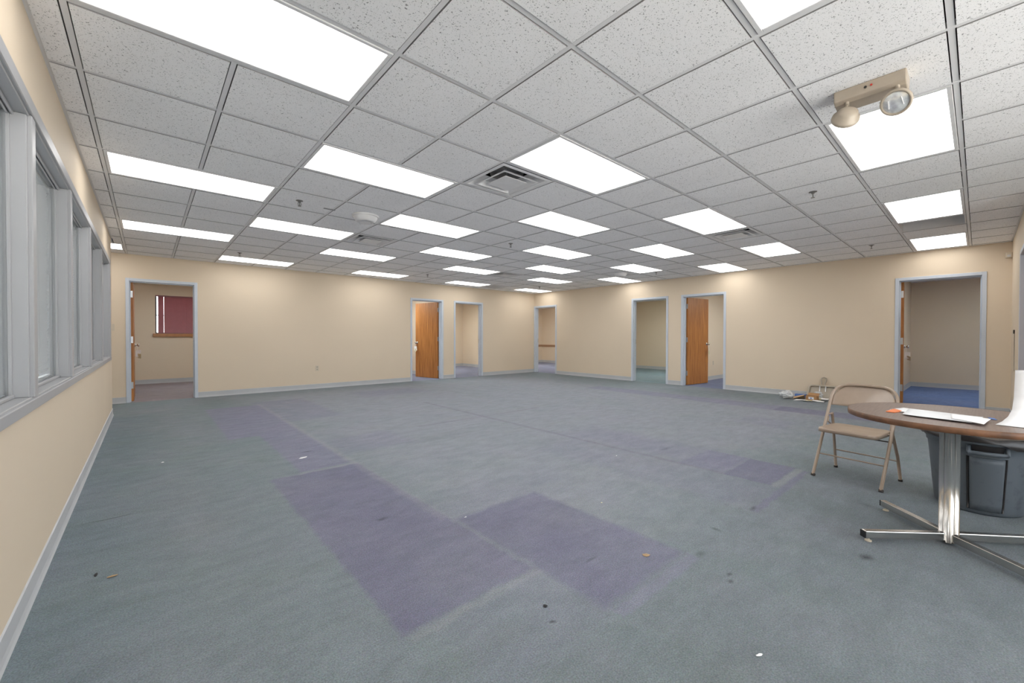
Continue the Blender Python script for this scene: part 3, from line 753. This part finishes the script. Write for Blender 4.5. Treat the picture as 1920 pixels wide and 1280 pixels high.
# ================================================================== WALL THINGS
def outlet(loc, axis, lab):
    t = empty('wall_outlet', loc, {'-y': 0, '-x': -PI/2}[axis]); tag(t, lab, 'outlet')
    obj('cover_plate', nb((-0.036, 0.036, -0.006, 0, -0.058, 0.058)), MT['ivory'], t, bevel=0.002)
    for z in (-0.026, 0.026):
        bm = bmesh.new(); prism(bm, rrect(0.016, 0.014, 0.008), 0, 0.002); bmesh.ops.transform(bm, matrix=Matrix.Translation((0, -0.006, z)) @ Matrix.Rotation(PI/2, 4, 'X'), verts=bm.verts)
        s = obj('socket', bm, MT['beige'], t)
        obj('slot', nb((-0.007, -0.005, -0.0088, -0.008, z-0.004, z+0.006), (0.005, 0.007, -0.0088, -0.008, z-0.004, z+0.006)), MT['black'], s)
    return t
outlet((2.827, YA, 0.448), '-y', 'ivory wall outlet low on the long left back wall')
outlet((11.6, 4.74, 0.45), '-y', 'dark outlet low on the side wall seen through the right oak doorway')
outlet((6.22, 11.05, 0.40), '-x', 'outlet seen left of the oak door in the long left wall')
# motion detector high in the far right corner
t = empty('motion_detector', (XB, -0.280, 2.36)); tag(t, 'small ivory motion detector high in the far right corner', 'motion detector')
bm = bmesh.new(); prism(bm, rrect(0.030, 0.034, 0.012), -0.038, 0.038); bmesh.ops.transform(bm, matrix=Matrix.Translation((-0.036, 0, 0)), verts=bm.verts); obj('detector_body', bm, MT['ivory'], t, bevel=0.004)
bm = nb((-0.069, -0.064, -0.018, 0.018, -0.026, 0.004)); obj('sensor_window', bm, MT['white'], t)
# thin rod with dark cap on the right wall
t = empty('hanging_cord', (8.70, YC, 0.70)); tag(t, 'thin grey vertical cord with dark tip on the right wall near the corner', 'cord')
bm = bmesh.new(); tube(bm, [(0, 0.004, 0.0), (0, 0.004, 0.52)], 0.0045, 8); obj('cord_sleeve', bm, MT['tan'], t, smooth=True)
bm = bmesh.new(); tube(bm, [(0, 0.008, 0.50), (0, 0.008, 0.55)], 0.0075, 8); obj('cord_tip', bm, MT['rubber'], t, smooth=True)
# thermostat at the hidden corner
t = empty('light_switch', (-0.455, YA, 1.30)); tag(t, 'small light switch at the far end of the left windowed wall', 'light switch')
obj('switch_plate', nb((-0.035, 0.035, -0.006, 0, -0.057, 0.057)), MT['ivory'], t, bevel=0.002); obj('toggle', nb((-0.005, 0.005, -0.016, -0.006, -0.004, 0.012)), MT['ivory'], t)

# tags hanging from the door knobs
def key_tag(n, side, lab, tilt=0.12, two=False, spin=0.5):
    mt = door_mt[n]; th = 0.044
    y = {'+': 0.0, '-': -th}[side] if n in (1, 6, 7) else {'+': th, '-': 0.0}[side]
    s = 1 if side == '+' else -1
    p = mt @ Vector((0.815, y+s*0.038, 0.965))
    t = empty('door_tag', p, mt.to_euler().z); tag(t, lab, 'tag', 'paper tags hanging from door knobs')
    bm = bmesh.new(); tube(bm, [(0, 0, -0.010), (0.012, 0, -0.05), (0.010, 0, -0.10)], 0.0018, 6); tube(bm, [(0, 0, -0.010), (-0.006, 0, -0.05), (0.010, 0, -0.10)], 0.0018, 6)
    obj('string', bm, MT['paper'], t)
    bm = bmesh.new(); prism(bm, rrect(0.038, 0.062, 0.008), -0.001, 0.001)
    bmesh.ops.transform(bm, matrix=Matrix.Translation((0.014, 0.012*s, -0.155)) @ Matrix.Rotation(tilt, 4, 'Y') @ Matrix.Rotation(spin, 4, 'Z') @ Matrix.Rotation(PI/2, 4, 'X'), verts=bm.verts)
    obj('card', bm, MT['paper'], t)
    bm = bmesh.new(); prism(bm, rrect(0.030, 0.045, 0.006), -0.001, 0.001)
    bmesh.ops.transform(bm, matrix=Matrix.Translation((-0.006, 0.030*s, -0.205)) @ Matrix.Rotation(-tilt*2, 4, 'Y') @ Matrix.Rotation(spin-0.5, 4, 'Z') @ Matrix.Rotation(PI/2, 4, 'X'), verts=bm.verts)
    obj('card', bm, MT['cream'], t)
    return t
key_tag(1, '-', 'white paper tag on the knob of the far left door', spin=1.45)
key_tag(2, '+', 'white paper tag on the knob of the oak door in the long left wall')
key_tag(6, '-', 'cream paper tag on the knob of the oak door in the right hand wall')
key_tag(7, '-', 'pair of white tags on the knob of the door behind the folding chair', 0.3, spin=1.45)

# ================================================================== TABLE
TX, TY, TZ, TR = 3.388, 0.082, 0.712, 0.460
t = empty('round_table', (TX, TY, 0)); tag(t, 'round brown laminate table on a chrome pedestal with four feet', 'table')
bm = bmesh.new(); lathe(bm, [(0, TZ-0.030), (TR-0.004, TZ-0.030), (TR-0.004, TZ), (0, TZ)], 96); obj('tabletop', bm, MT['lam'], t)
bm = bmesh.new(); lathe(bm, [(TR-0.004, TZ-0.031), (TR, TZ-0.029), (TR+0.001, TZ-0.015), (TR, TZ-0.002), (TR-0.004, TZ+0.0005)], 96); obj('edge_band', bm, MT['band'], t, smooth=True, label='worn brown edge band')
PX, PY = -0.022, 0.018
cr = 0.0225
bm = bmesh.new()
for a in range(4):
    an = a*PI/2+0.04
    tube(bm, [(PX+0.0185*math.cos(an), PY+0.0185*math.sin(an), 0.012), (PX+0.0185*math.cos(an), PY+0.0185*math.sin(an), TZ-0.045)], cr, 28)
obj('pedestal', bm, MT['chrome'], t, smooth=False, label='chrome column of four joined tubes')
for f in t.children:
    if f.name.startswith('pedestal'):
        for p in f.data.polygons: p.use_smooth = len(p.vertices) == 4
bm = bmesh.new()
for a in (PI/4, 3*PI/4): 
    d = Vector((math.cos(a), math.sin(a), 0)); n_ = Vector((-d.y, d.x, 0))
    for s in (1,):
        P = [Vector((PX, PY, 0))+d*u+n_*v for u, v in ((-0.26, -0.02), (0.26, -0.02), (0.26, 0.02), (-0.26, 0.02))]
        prism(bm, [(p.x, p.y) for p in P], TZ-0.046-0.0*s - (0.002 if a > 1 else 0), TZ-0.031)
obj('top_bracket', bm, MT['black'], t)
for k, ang in enumerate((math.radians(136), math.radians(43), math.radians(226), math.radians(-47))):
    d = Vector((math.cos(ang), math.sin(ang), 0)); n_ = Vector((-d.y, d.x, 0)); o0 = Vector((PX, PY, 0))
    P = [o0+d*u+n_*v for u, v in ((0.020, -0.017), (0.455, -0.017), (0.455, 0.017), (0.020, 0.017))]
    bm = bmesh.new(); prism(bm, [(p.x, p.y) for p in P], 0.020, 0.062)
    leg = obj('foot', bm, MT['chrome'], t, bevel=0.004)
    P = [o0+d*u+n_*v for u, v in ((0.4555, -0.0165), (0.461, -0.0165), (0.461, 0.0165), (0.4555, 0.0165))]
    bm = bmesh.new(); prism(bm, [(p.x, p.y) for p in P], 0.023, 0.059); obj('end_cap', bm, MT['black'], leg)
    q = o0+d*0.43; bm = bmesh.new(); lathe(bm, [(0.0, 0.0), (0.016, 0.0), (0.016, 0.006), (0.006, 0.009), (0.006, 0.023), (0, 0.023)], 14, c=(q.x, q.y)); obj('glide', bm, MT['ivory'], leg)

# papers on the table
def sheet(name, poly, z, m, wav=0.004, seed=1, thick=0.0012, n=10, axis=None):
    """thin wavy sheet: poly = 4 corners (x,y), ordered"""
    bm = bmesh.new(); g = []
    for a in range(n+1):
        row = []
        for b in range(n+1):
            u, v = a/n, b/n
            x = (1-u)*(1-v)*poly[0][0]+u*(1-v)*poly[1][0]+u*v*poly[2][0]+(1-u)*v*poly[3][0]
            y = (1-u)*(1-v)*poly[0][1]+u*(1-v)*poly[1][1]+u*v*poly[2][1]+(1-u)*v*poly[3][1]
            h = noise.noise(Vector((x*7+seed*3.1, y*7, seed)))*wav + wav*0.6
            row.append(bm.verts.new((x, y, z+max(0, h))))
        g.append(row)
    for a in range(n):
        for b in range(n): bm.faces.new((g[a][b], g[a+1][b], g[a+1][b+1], g[a][b+1]))
    o = obj(name, bm, m, smooth=True)
    md = o.modifiers.new('thick', 'SOLIDIFY'); md.thickness = thick; md.offset = 1
    return o
ts = TZ+0.0015
sh = [
 ([(3.505, 0.300), (3.335, 0.345), (3.16, 0.10), (3.33, 0.05)], 0.000, 'paper', 'white sheet with angled corner, far left of the papers on the round table'),
 ([(3.44, 0.270), (3.165, 0.275), (3.10, 0.02), (3.37, -0.02)], 0.0045, 'paper2', 'long white drawing sheet in the middle of the papers on the round table'),
 ([(3.37, 0.10), (3.15, 0.09), (3.065, -0.020), (3.28, -0.045)], 0.009, 'paper', 'white sheet nearest the tall paper, on the round table'),
]
for k, (poly, dz, m, lab) in enumerate(sh):
    tag(sheet('paper_sheet', poly, ts+dz, MT[m], 0.003, k+2), lab, 'paper', 'papers on the round table')
tag(sheet('orange_card', [(3.385, 0.330), (3.325, 0.290), (3.235, 0.315), (3.245, 0.352)], ts+0.0, MT['orange'], 0.006, 9, 0.004), 'orange card sticking out from the left end of the table papers', 'card')
tag(sheet('blue_label', [(3.42, -0.035), (3.36, -0.045), (3.345, -0.068), (3.41, -0.060)], ts+0.0, MT['blue'], 0.001, 5), 'small blue printed strip between the table papers and the tall paper', 'label')
# tall sheet: lies on the table then curls straight up
bm = bmesh.new(); g = []; n1, n2 = 24, 8
EP = [Vector(p) for p in ((3.17, -0.058, TZ+0.002), (3.28, -0.082, TZ+0.006), (3.365, -0.103, TZ+0.022), (3.42, -0.118, TZ+0.055), (3.445, -0.124, TZ+0.110), (3.452, -0.126, TZ+0.180), (3.456, -0.128, TZ+0.262))]
for a in range(n1+1):
    q = a/n1*(len(EP)-1); k = min(int(q), len(EP)-2); f = q-k
    p = EP[k].lerp(EP[k+1], f); row = []
    for b in range(n2+1):
        v = b/n2; row.append(bm.verts.new((p.x-0.02*v-0.02*v*v, p.y-0.30*v, p.z+0.004*math.sin(v*3)*(a/n1))))
    g.append(row)
for a in range(n1):
    for b in range(n2): bm.faces.new((g[a][b], g[a+1][b], g[a+1][b+1], g[a][b+1]))
o = obj('tall_paper', bm, MT['paper'], smooth=True); md = o.modifiers.new('t', 'SOLIDIFY'); md.thickness = 0.0015
tag(o, 'big white sheet curling upright off the right side of the round table', 'paper')

# ================================================================== FOLDING CHAIR
t = empty('folding_chair', (4.34, 0.645, 0), math.radians(80.6)); tag(t, 'taupe metal folding chair standing behind the round table', 'chair')
R_ = 0.0115; hwid = 0.217
def arc(p0, p1, p2, n=8):
    P0, P1, P2 = Vector(p0), Vector(p1), Vector(p2)
    return [tuple((1-u)**2*P0+2*u*(1-u)*P1+u*u*P2) for u in [i/n for i in range(n+1)]]
def back_y(z): return 0.215-0.395*z/0.742
path = [(hwid, 0.215, 0.012)]
for z in (0.2, 0.42, 0.58): path.append((hwid, back_y(z), z))
path += arc((hwid, back_y(0.62), 0.62), (hwid-0.004, back_y(0.742), 0.742), (hwid-0.13, back_y(0.742), 0.742), 8)
path += [(0, back_y(0.745), 0.745)]
path += [(-x, y, z) for x, y, z in path[:-1][::-1]]
bm = bmesh.new(); tube(bm, path, R_, 12); obj('back_frame', bm, MT['chair'], t, smooth=True)
# curved backrest panel
bm = bmesh.new(); g = []; na, nb_ = 18, 8
for a in range(na+1):
    u = -1+2*a/na; row = []
    for b in range(nb_+1):
        v = b/nb_; z0 = 0.565; ztop = 0.742-0.115*max(0, (abs(u)-0.45)/0.55)**2.2
        z = z0+(ztop-z0)*v
        x = u*(hwid-0.004); y = back_y(z)-0.028*(1-u*u)*(1-0.6*v) - 0.004
        row.append(bm.verts.new((x, y, z)))
    g.append(row)
for a in range(na):
    for b in range(nb_): bm.faces.new((g[a][b], g[a+1][b], g[a+1][b+1], g[a][b+1]))
o = obj('backrest', bm, MT['chair'], t, smooth=True); md = o.modifiers.new('t', 'SOLIDIFY'); md.thickness = 0.003; md.offset = 0
# seat pan with rolled edge
bm = bmesh.new()
o_ = rrect(0.193, 0.185, 0.055, 8, 0, 0.045)
i_ = rrect(0.180, 0.172, 0.050, 8, 0, 0.045)
rings = []
for poly, z in ((o_, 0.378), (o_, 0.400), (rrect(0.189, 0.181, 0.054, 8, 0, 0.045), 0.407), (i_, 0.408), (rrect(0.150, 0.140, 0.05, 8, 0, 0.045), 0.402), (rrect(0.05, 0.05, 0.03, 8, 0, 0.045), 0.400)):
    rings.append([bm.verts.new((x, y, z)) for x, y in poly])
for A, B in zip(rings, rings[1:]):
    k = len(A)
    for q in range(k): bm.faces.new((A[q], A[(q+1) % k], B[(q+1) % k], B[q]))
bm.faces.new(rings[-1]); bmesh.ops.recalc_face_normals(bm, faces=bm.faces)
o = obj('seat', bm, MT['chair'], t, smooth=True); md = o.modifiers.new('t', 'SOLIDIFY'); md.thickness = 0.002
# rear legs
for s in (-1, 1):
    x = s*(hwid-0.024)
    bm = bmesh.new(); tube(bm, [(s*0.213, -0.215, 0.012), (s*0.207, -0.17, 0.20), (x, -0.098, 0.395), (x, -0.075, 0.50)], 0.0105, 12); obj('rear_leg', bm, MT['chair'], t, smooth=True)
    bm = bmesh.new(); tube(bm, [(s*0.213, -0.2158, 0.0), (s*0.213, -0.2135, 0.016)], 0.014, 12); obj('foot_cap', bm, MT['rubber'], t)
    bm = bmesh.new(); tube(bm, [(s*hwid, 0.2165, 0.0), (s*hwid, 0.208, 0.016)], 0.0155, 12); obj('foot_cap', bm, MT['rubber'], t)
    # hinge plates and link
    bm = bmesh.new()
    tube(bm, [(s*(hwid+0.002), back_y(0.49), 0.49), (x-s*0.004, -0.074, 0.49)], 0.006, 8)
    tube(bm, [(s*(hwid-0.012), back_y(0.40)-0.0, 0.395), (s*0.190, back_y(0.40), 0.395)], 0.006, 8)
    tube(bm, [(s*(hwid-0.013), back_y(0.47), 0.47), (s*(hwid-0.015), -0.02, 0.43), (s*(hwid-0.017), -0.075, 0.40)], 0.005, 6)
    obj('hinge_link', bm, MT['chair'], t)
def rung(y, z, r, x=hwid, m='chair'):
    bm = bmesh.new(); tube(bm, [(-x, y, z), (x, y, z)], r, 8); obj('cross_rung', bm, MT[m], t, smooth=True)
rung(back_y(0.175), 0.175, 0.0055)
rung(-0.178, 0.165, 0.0055, 0.208); rung(-0.128, 0.315, 0.005, 0.202, 'rubber')

# ================================================================== TRASH CAN
BX, BY = 4.262, -0.005
t = empty('trash_can', (BX, BY, 0), math.radians(6)); tag(t, 'dark grey plastic trash can with bail handle under the round table edge', 'trash can')
bm = bmesh.new()
def bin_ring(z, r, n=72):
    out = []
    for k in range(n):
        a = 2*PI*k/n; w = abs(((a-PI+PI) % (2*PI))-PI)
        rr = r*(1.0+0.03*(abs(math.cos(2*a))))  # slightly squared
        out.append((rr*math.cos(a), rr*math.sin(a), z))
    return out
prof = [(0.0, 0.190), (0.012, 0.198), (0.05, 0.203), (0.385, 0.231), (0.425, 0.235), (0.430, 0.242), (0.455, 0.244), (0.462, 0.252), (0.480, 0.252), (0.482, 0.240), (0.40, 0.224), (0.06, 0.196), (0.02, 0.10)]
rings = [[bm.verts.new(p) for p in bin_ring(z, r)] for z, r in prof]
for A, B in zip(rings, rings[1:]):
    k = len(A)
    for q in range(k): bm.faces.new((A[q], A[(q+1) % k], B[(q+1) % k], B[q]))
bm.faces.new(rings[0][::-1]); bm.faces.new(rings[-1])
obj('bin_body', bm, MT['bin'], t, smooth=True)
for f in (PI+0.055,):
    # raised panel with grooves and the handle facing the camera side
    bm = bmesh.new(); hwp = 0.074
    def on(a, z, d):
        r = 0.203+(z-0.05)*0.083; r *= (1.0+0.03*abs(math.cos(2*a))); r += d
        return (r*math.cos(a), r*math.sin(a), z)
    g = []
    for i in range(13):
        a = f+(-hwp+2*hwp*i/12)/0.23; col = []
        for z in [0.03+0.345*j/8 for j in range(9)]:
            col.append(bm.verts.new(on(a, z, 0.010)))
        g.append(col)
    for i in range(12):
        for j in range(8): bm.faces.new((g[i][j], g[i+1][j], g[i+1][j+1], g[i][j+1]))
    o = obj('side_panel', bm, MT['bin'], t, smooth=True); md = o.modifiers.new('t', 'SOLIDIFY'); md.thickness = 0.008; md.offset = -1
    bm = bmesh.new()
    for s in (-1, 1): tube(bm, [on(f+s*(hwp+0.008)/0.23, 0.03+0.35*j/8, 0.004) for j in range(9)], 0.006, 6)
    obj('side_rib', bm, MT['bag'], t, smooth=True)
    bm = bmesh.new(); tube(bm, [on(f+(-hwp+2*hwp*i/10)/0.23, 0.408, 0.026) for i in range(11)], 0.013, 8)
    for s in (-1, 1): tube(bm, [on(f+s*hwp/0.23, 0.408, 0.026), on(f+s*hwp/0.23, 0.452, 0.018)], 0.010, 8)
    obj('handle', bm, MT['bin'], t, smooth=True)
    bm = bmesh.new(); g = []
    for i in range(11):
        a = f+(-hwp+0.012+2*(hwp-0.012)*i/10)/0.23; g.append([bm.verts.new(on(a, 0.400, 0.010)), bm.verts.new(on(a, 0.458, 0.020))])
    for i in range(10): bm.faces.new((g[i][0], g[i+1][0], g[i+1][1], g[i][1]))
    o = obj('handle_recess', bm, MT['bag'], t); md = o.modifiers.new('t', 'SOLIDIFY'); md.thickness = 0.003; md.offset = -1
# bag lining folded over the rim, and rubbish heaped on it
t = empty('bin_bag', (BX, BY, 0.484)); tag(t, 'black bin bag folded over the rim of the trash can', 'bag')
bm = bmesh.new(); rings = []
for (dz, dr) in ((0.012, -0.04), (0.026, 0.0), (0.022, 0.012), (0.004, 0.016), (-0.006, 0.014)):
    ring = []
    for k in range(60):
        a = 2*PI*k/60; nn = noise.noise(Vector((math.cos(a)*3, math.sin(a)*3, dz*20)))
        r = 0.257*(1+0.03*abs(math.cos(2*(a-0.1))))+dr+0.010*nn
        dr_ = (0.085 if dz < 0.01 else 0.0)*max(0, math.cos(a-1.50*PI))**2.5; ring.append(bm.verts.new((r*math.cos(a), r*math.sin(a), dz-dr_+0.014*nn*(2 if dz < 0 else 1))))
    rings.append(ring)
for A, B in zip(rings, rings[1:]):
    for q in range(60): bm.faces.new((A[q], A[(q+1) % 60], B[(q+1) % 60], B[q]))
c = [bm.verts.new((v.co.x*0.6, v.co.y*0.6, 0.002)) for v in rings[0]]
for q in range(60): bm.faces.new((rings[0][q], rings[0][(q+1) % 60], c[(q+1) % 60], c[q]))
bm.faces.new(c); bmesh.ops.recalc_face_normals(bm, faces=bm.faces)
obj('bag_liner', bm, MT['bag'], t, smooth=True)
def crumple(name, loc, sc, m, seed, amp=0.35):
    bm = bmesh.new(); bmesh.ops.create_icosphere(bm, subdivisions=3, radius=1)
    for v in bm.verts:
        nn = noise.noise(v.co*2.2+Vector((seed, 0, 0)))+0.5*noise.noise(v.co*5+Vector((0, seed, 0)))
        v.co *= 1+amp*nn; v.co = Vector((v.co.x*sc[0], v.co.y*sc[1], v.co.z*sc[2]))
    zmin = min(v.co.z for v in bm.verts)
    for v in bm.verts: v.co.z -= zmin
    return obj(name, bm, m, loc=loc)
tag(crumple('crumpled_paper', (BX-0.15, BY+0.10, 0.512), (0.06, 0.05, 0.03), MT['paper'], 3), 'crumpled white paper on the trash can rim, left side', 'paper')
tag(crumple('crumpled_paper', (BX-0.17, BY-0.02, 0.512), (0.05, 0.07, 0.022), MT['paper2'], 5), 'flattened white paper in the middle of the trash can rim', 'paper')
tag(crumple('crumpled_paper', (BX-0.12, BY-0.16, 0.512), (0.05, 0.05, 0.03), MT['film'], 8), 'clear crumpled wrapper on the right of the trash can rim', 'wrapper')

# ================================================================== PILE BY THE RIGHT FAR WALL
# dustpan leaning against the wall
t = empty('dustpan', (9.42, 1.900, 0)); tag(t, 'taupe dustpan with loop handle leaning on the right hand back wall', 'dustpan')
lean = Matrix.Rotation(0.42, 4, 'Y')
def leanp(y, h, d=0): # y along the wall, h up the pan, d off its face
    return (0.0+h*math.sin(0.42)-d*math.cos(0.42), y, h*math.cos(0.42)+d*math.sin(0.42)+0.005)
bm = bmesh.new(); hwp = 0.215
out = [(-hwp-0.01, 0.0), (hwp+0.01, 0.0), (hwp-0.01, 0.20)] + [(hwp-0.01-0.05+0.05*math.cos(a), 0.20+0.045*math.sin(a)) for a in (0.4, 0.8, 1.2, PI/2)] + [(-(hwp-0.01)+0.05-0.05*math.cos(a), 0.20+0.045*math.sin(a)) for a in (PI/2, 1.2, 0.8, 0.4)] + [(-(hwp-0.01), 0.20)]
A = [bm.verts.new(leanp(y, h, 0)) for y, h in out]; B = [bm.verts.new(leanp(y, h, 0.006)) for y, h in out]
bm.faces.new(A); bm.faces.new(B[::-1])
for k in range(len(out)): bm.faces.new((A[k], A[(k+1) % len(out)], B[(k+1) % len(out)], B[k]))
bmesh.ops.recalc_face_normals(bm, faces=bm.faces); obj('pan', bm, MT['pan'], t)
bm = bmesh.new(); tube(bm, [leanp(y, h, 0.022) for y, h in [out[1]]+out[2:]+[out[0]]], 0.018, 8, flat=0.7); obj('pan_rim', bm, MT['pan'], t, smooth=True)
bm = bmesh.new()
for s in (-1, 1): bm = bmesh.new(); tube(bm, [leanp(s*0.045, 0.14, 0.012), leanp(s*0.045, 0.245, 0.03)], 0.009, 8); obj('clip', bm, MT['paper2'], t, smooth=True)
bm = bmesh.new(); hp = [(0.026, 0.24), (0.026, 0.29), (0.040, 0.37), (0.034, 0.405), (0.0, 0.420), (-0.034, 0.405), (-0.040, 0.37), (-0.026, 0.29), (-0.026, 0.24)]
tube(bm, [leanp(y, h, 0.015) for y, h in hp], 0.011, 8); obj('loop_handle', bm, MT['pan'], t, smooth=True)
# cardboard box, flap, plastic, papers
t = empty('cardboard_box', (9.14, 1.985, 0), math.radians(-8)); tag(t, 'small open brown cardboard box with white label in front of the dustpan', 'box')
bm = nb((-0.05, 0.05, -0.085, 0.085, 0, 0.004), (-0.05, -0.046, -0.085, 0.085, 0.004, 0.085), (0.046, 0.05, -0.085, 0.085, 0.004, 0.085), (-0.046, 0.046, -0.085, -0.081, 0.004, 0.085), (-0.046, 0.046, 0.081, 0.085, 0.004, 0.085))
obj('carton', bm, MT['card'], t)
bm = bmesh.new(); quad(bm, (0.050, -0.085, 0.085), (0.050, 0.085, 0.085), (0.085, 0.085, 0.125), (0.085, -0.085, 0.125)); o = obj('flap', bm, MT['card'], t); md = o.modifiers.new('t', 'SOLIDIFY'); md.thickness = 0.003
obj('label_sticker', nb((-0.0515, -0.0503, -0.045, 0.04, 0.022, 0.064)), MT['paper'], t)
obj('label_print', nb((-0.0525, -0.0517, -0.012, 0.012, 0.032, 0.052)), MT['blue'], t)
bm = bmesh.new(); quad(bm, (9.12, 2.115, 0.075), (9.20, 2.115, 0.085), (9.20, 2.28, 0.035), (9.10, 2.27, 0.002)); quad(bm, (9.20, 2.115, 0.085), (9.26, 2.12, 0.002), (9.26, 2.27, 0.002), (9.20, 2.28, 0.035))
o = obj('cardboard_scrap', bm, MT['card2']); md = o.modifiers.new('t', 'SOLIDIFY'); md.thickness = 0.003; tag(o, 'folded pale cardboard scrap between the plastic bag and the box', 'cardboard')
tag(crumple('plastic_bag', (9.02, 2.36, 0.0), (0.10, 0.105, 0.065), MT['film'], 11, 0.5), 'crumpled clear plastic bag at the left end of the rubbish pile', 'plastic bag')
tag(crumple('plastic_bag', (9.30, 1.93, 0.0), (0.055, 0.07, 0.075), MT['film'], 14, 0.4), 'clear plastic wrapper standing in the dustpan', 'plastic bag')
tag(sheet('paper_sheet', [(8.90, 2.22), (9.02, 2.20), (9.00, 1.97), (8.86, 1.98)], 0.002, MT['paper'], 0.015, 21), 'white paper on the carpet in front of the cardboard box', 'paper', 'papers in the rubbish pile')
tag(sheet('paper_sheet', [(8.93, 1.95), (9.05, 1.95), (9.08, 1.78), (8.94, 1.77)], 0.004, MT['paper2'], 0.015, 22), 'grey white paper right of the cream slip on the carpet', 'paper', 'papers in the rubbish pile')
tag(sheet('cream_slip', [(8.84, 2.03), (8.92, 2.03), (8.92, 1.93), (8.84, 1.93)], 0.018, MT['cream'], 0.008, 23), 'cream paper slip on the carpet just before the cardboard box', 'paper')
tag(sheet('black_sheet', [(9.03, 2.20), (9.08, 2.20), (9.075, 1.80), (9.03, 1.80)], 0.001, MT['black'], 0.003, 24), 'black plastic strip lying before the cardboard box', 'plastic strip')
tag(sheet('paper_sheet', [(9.14, 1.88), (9.24, 1.87), (9.22, 1.74), (9.12, 1.75)], 0.035, MT['paper'], 0.02, 25), 'white paper at the right end of the rubbish pile', 'paper', 'papers in the rubbish pile')
tag(obj('blue_box', nb((9.32, 9.42, 2.13, 2.30, 0.0, 0.070)), MT['blue'], bevel=0.003), 'flat blue box behind the pale cardboard scrap', 'box')
tag(obj('candle_stub', lathe(bmesh.new(), [(0, 0), (0.018, 0), (0.017, 0.045), (0.010, 0.055), (0, 0.056)], 16), MT['cream'], loc=(9.17, 1.875, 0.0), smooth=True), 'small cream bottle beside the cardboard box', 'bottle')

# litter on the carpet
def litter(name, x, y, r, m, lab, cat, h=0.006, ang=0.0, k=(1, 0.4), seed=0):
    bm = bmesh.new(); n = 9; rnd = random.Random(seed)
    top = bm.verts.new((0, 0, h)); ring = []
    for i in range(n):
        a = 2*PI*i/n; rr = r*(0.6+0.5*rnd.random()); ring.append(bm.verts.new((rr*k[0]*math.cos(a), rr*k[1]*math.sin(a), 0.001+h*0.3*rnd.random())))
    for i in range(n): bm.faces.new((ring[i], ring[(i+1) % n], top))
    o = obj(name, bm, m, loc=(x, y, 0.0006)); o.rotation_euler.z = ang
    md = o.modifiers.new('t', 'SOLIDIFY'); md.thickness = 0.0015; md.offset = 1
    tag(o, lab, cat, 'litter on the carpet'); return o
litter('paper_scrap', 1.105, 4.18, 0.05, MT['paper'], 'white paper scrap on the purple carpet strip, left of centre', 'scrap', ang=0.2, seed=1)
litter('dry_leaf', -0.135, 2.70, 0.020, MT['leaf'], 'tan leaf on the carpet near the left wall', 'leaf', seed=2)
litter('lint', -0.193, 2.768, 0.022, MT['twig'], 'dark lint beside the tan leaf near the left wall', 'lint', seed=3, k=(0.3, 1))
litter('dry_leaf', 1.968, 1.134, 0.020, MT['leaf'], 'star shaped tan leaf on the right of the dark purple patch', 'leaf', seed=4, k=(1, 1))
litter('paper_scrap', 1.654, 0.507, 0.014, MT['paper'], 'white scrap near the bottom right of the carpet', 'scrap', seed=5, ang=-0.5)
litter('paper_scrap', 2.356, 1.698, 0.010, MT['cream'], 'cream crumb beyond the dark purple patch', 'scrap', seed=6)
litter('lint', 1.267, 1.199, 0.012, MT['twig'], 'dark crumb below the dark purple patch corner', 'lint', seed=7, k=(1, 1))
litter('paper_scrap', 1.514, 2.125, 0.010, MT['paper'], 'white crumb on the seam of the dark purple patch', 'scrap', seed=8)
litter('paper_scrap', 0.096, 4.852, 0.014, MT['paper'], 'tiny white crumb on the blue green carpet at left', 'scrap', seed=9)
litter('paper_scrap', 3.40, 2.28, 0.010, MT['paper'], 'tiny white crumb on the carpet between centre and chair', 'scrap', seed=10)
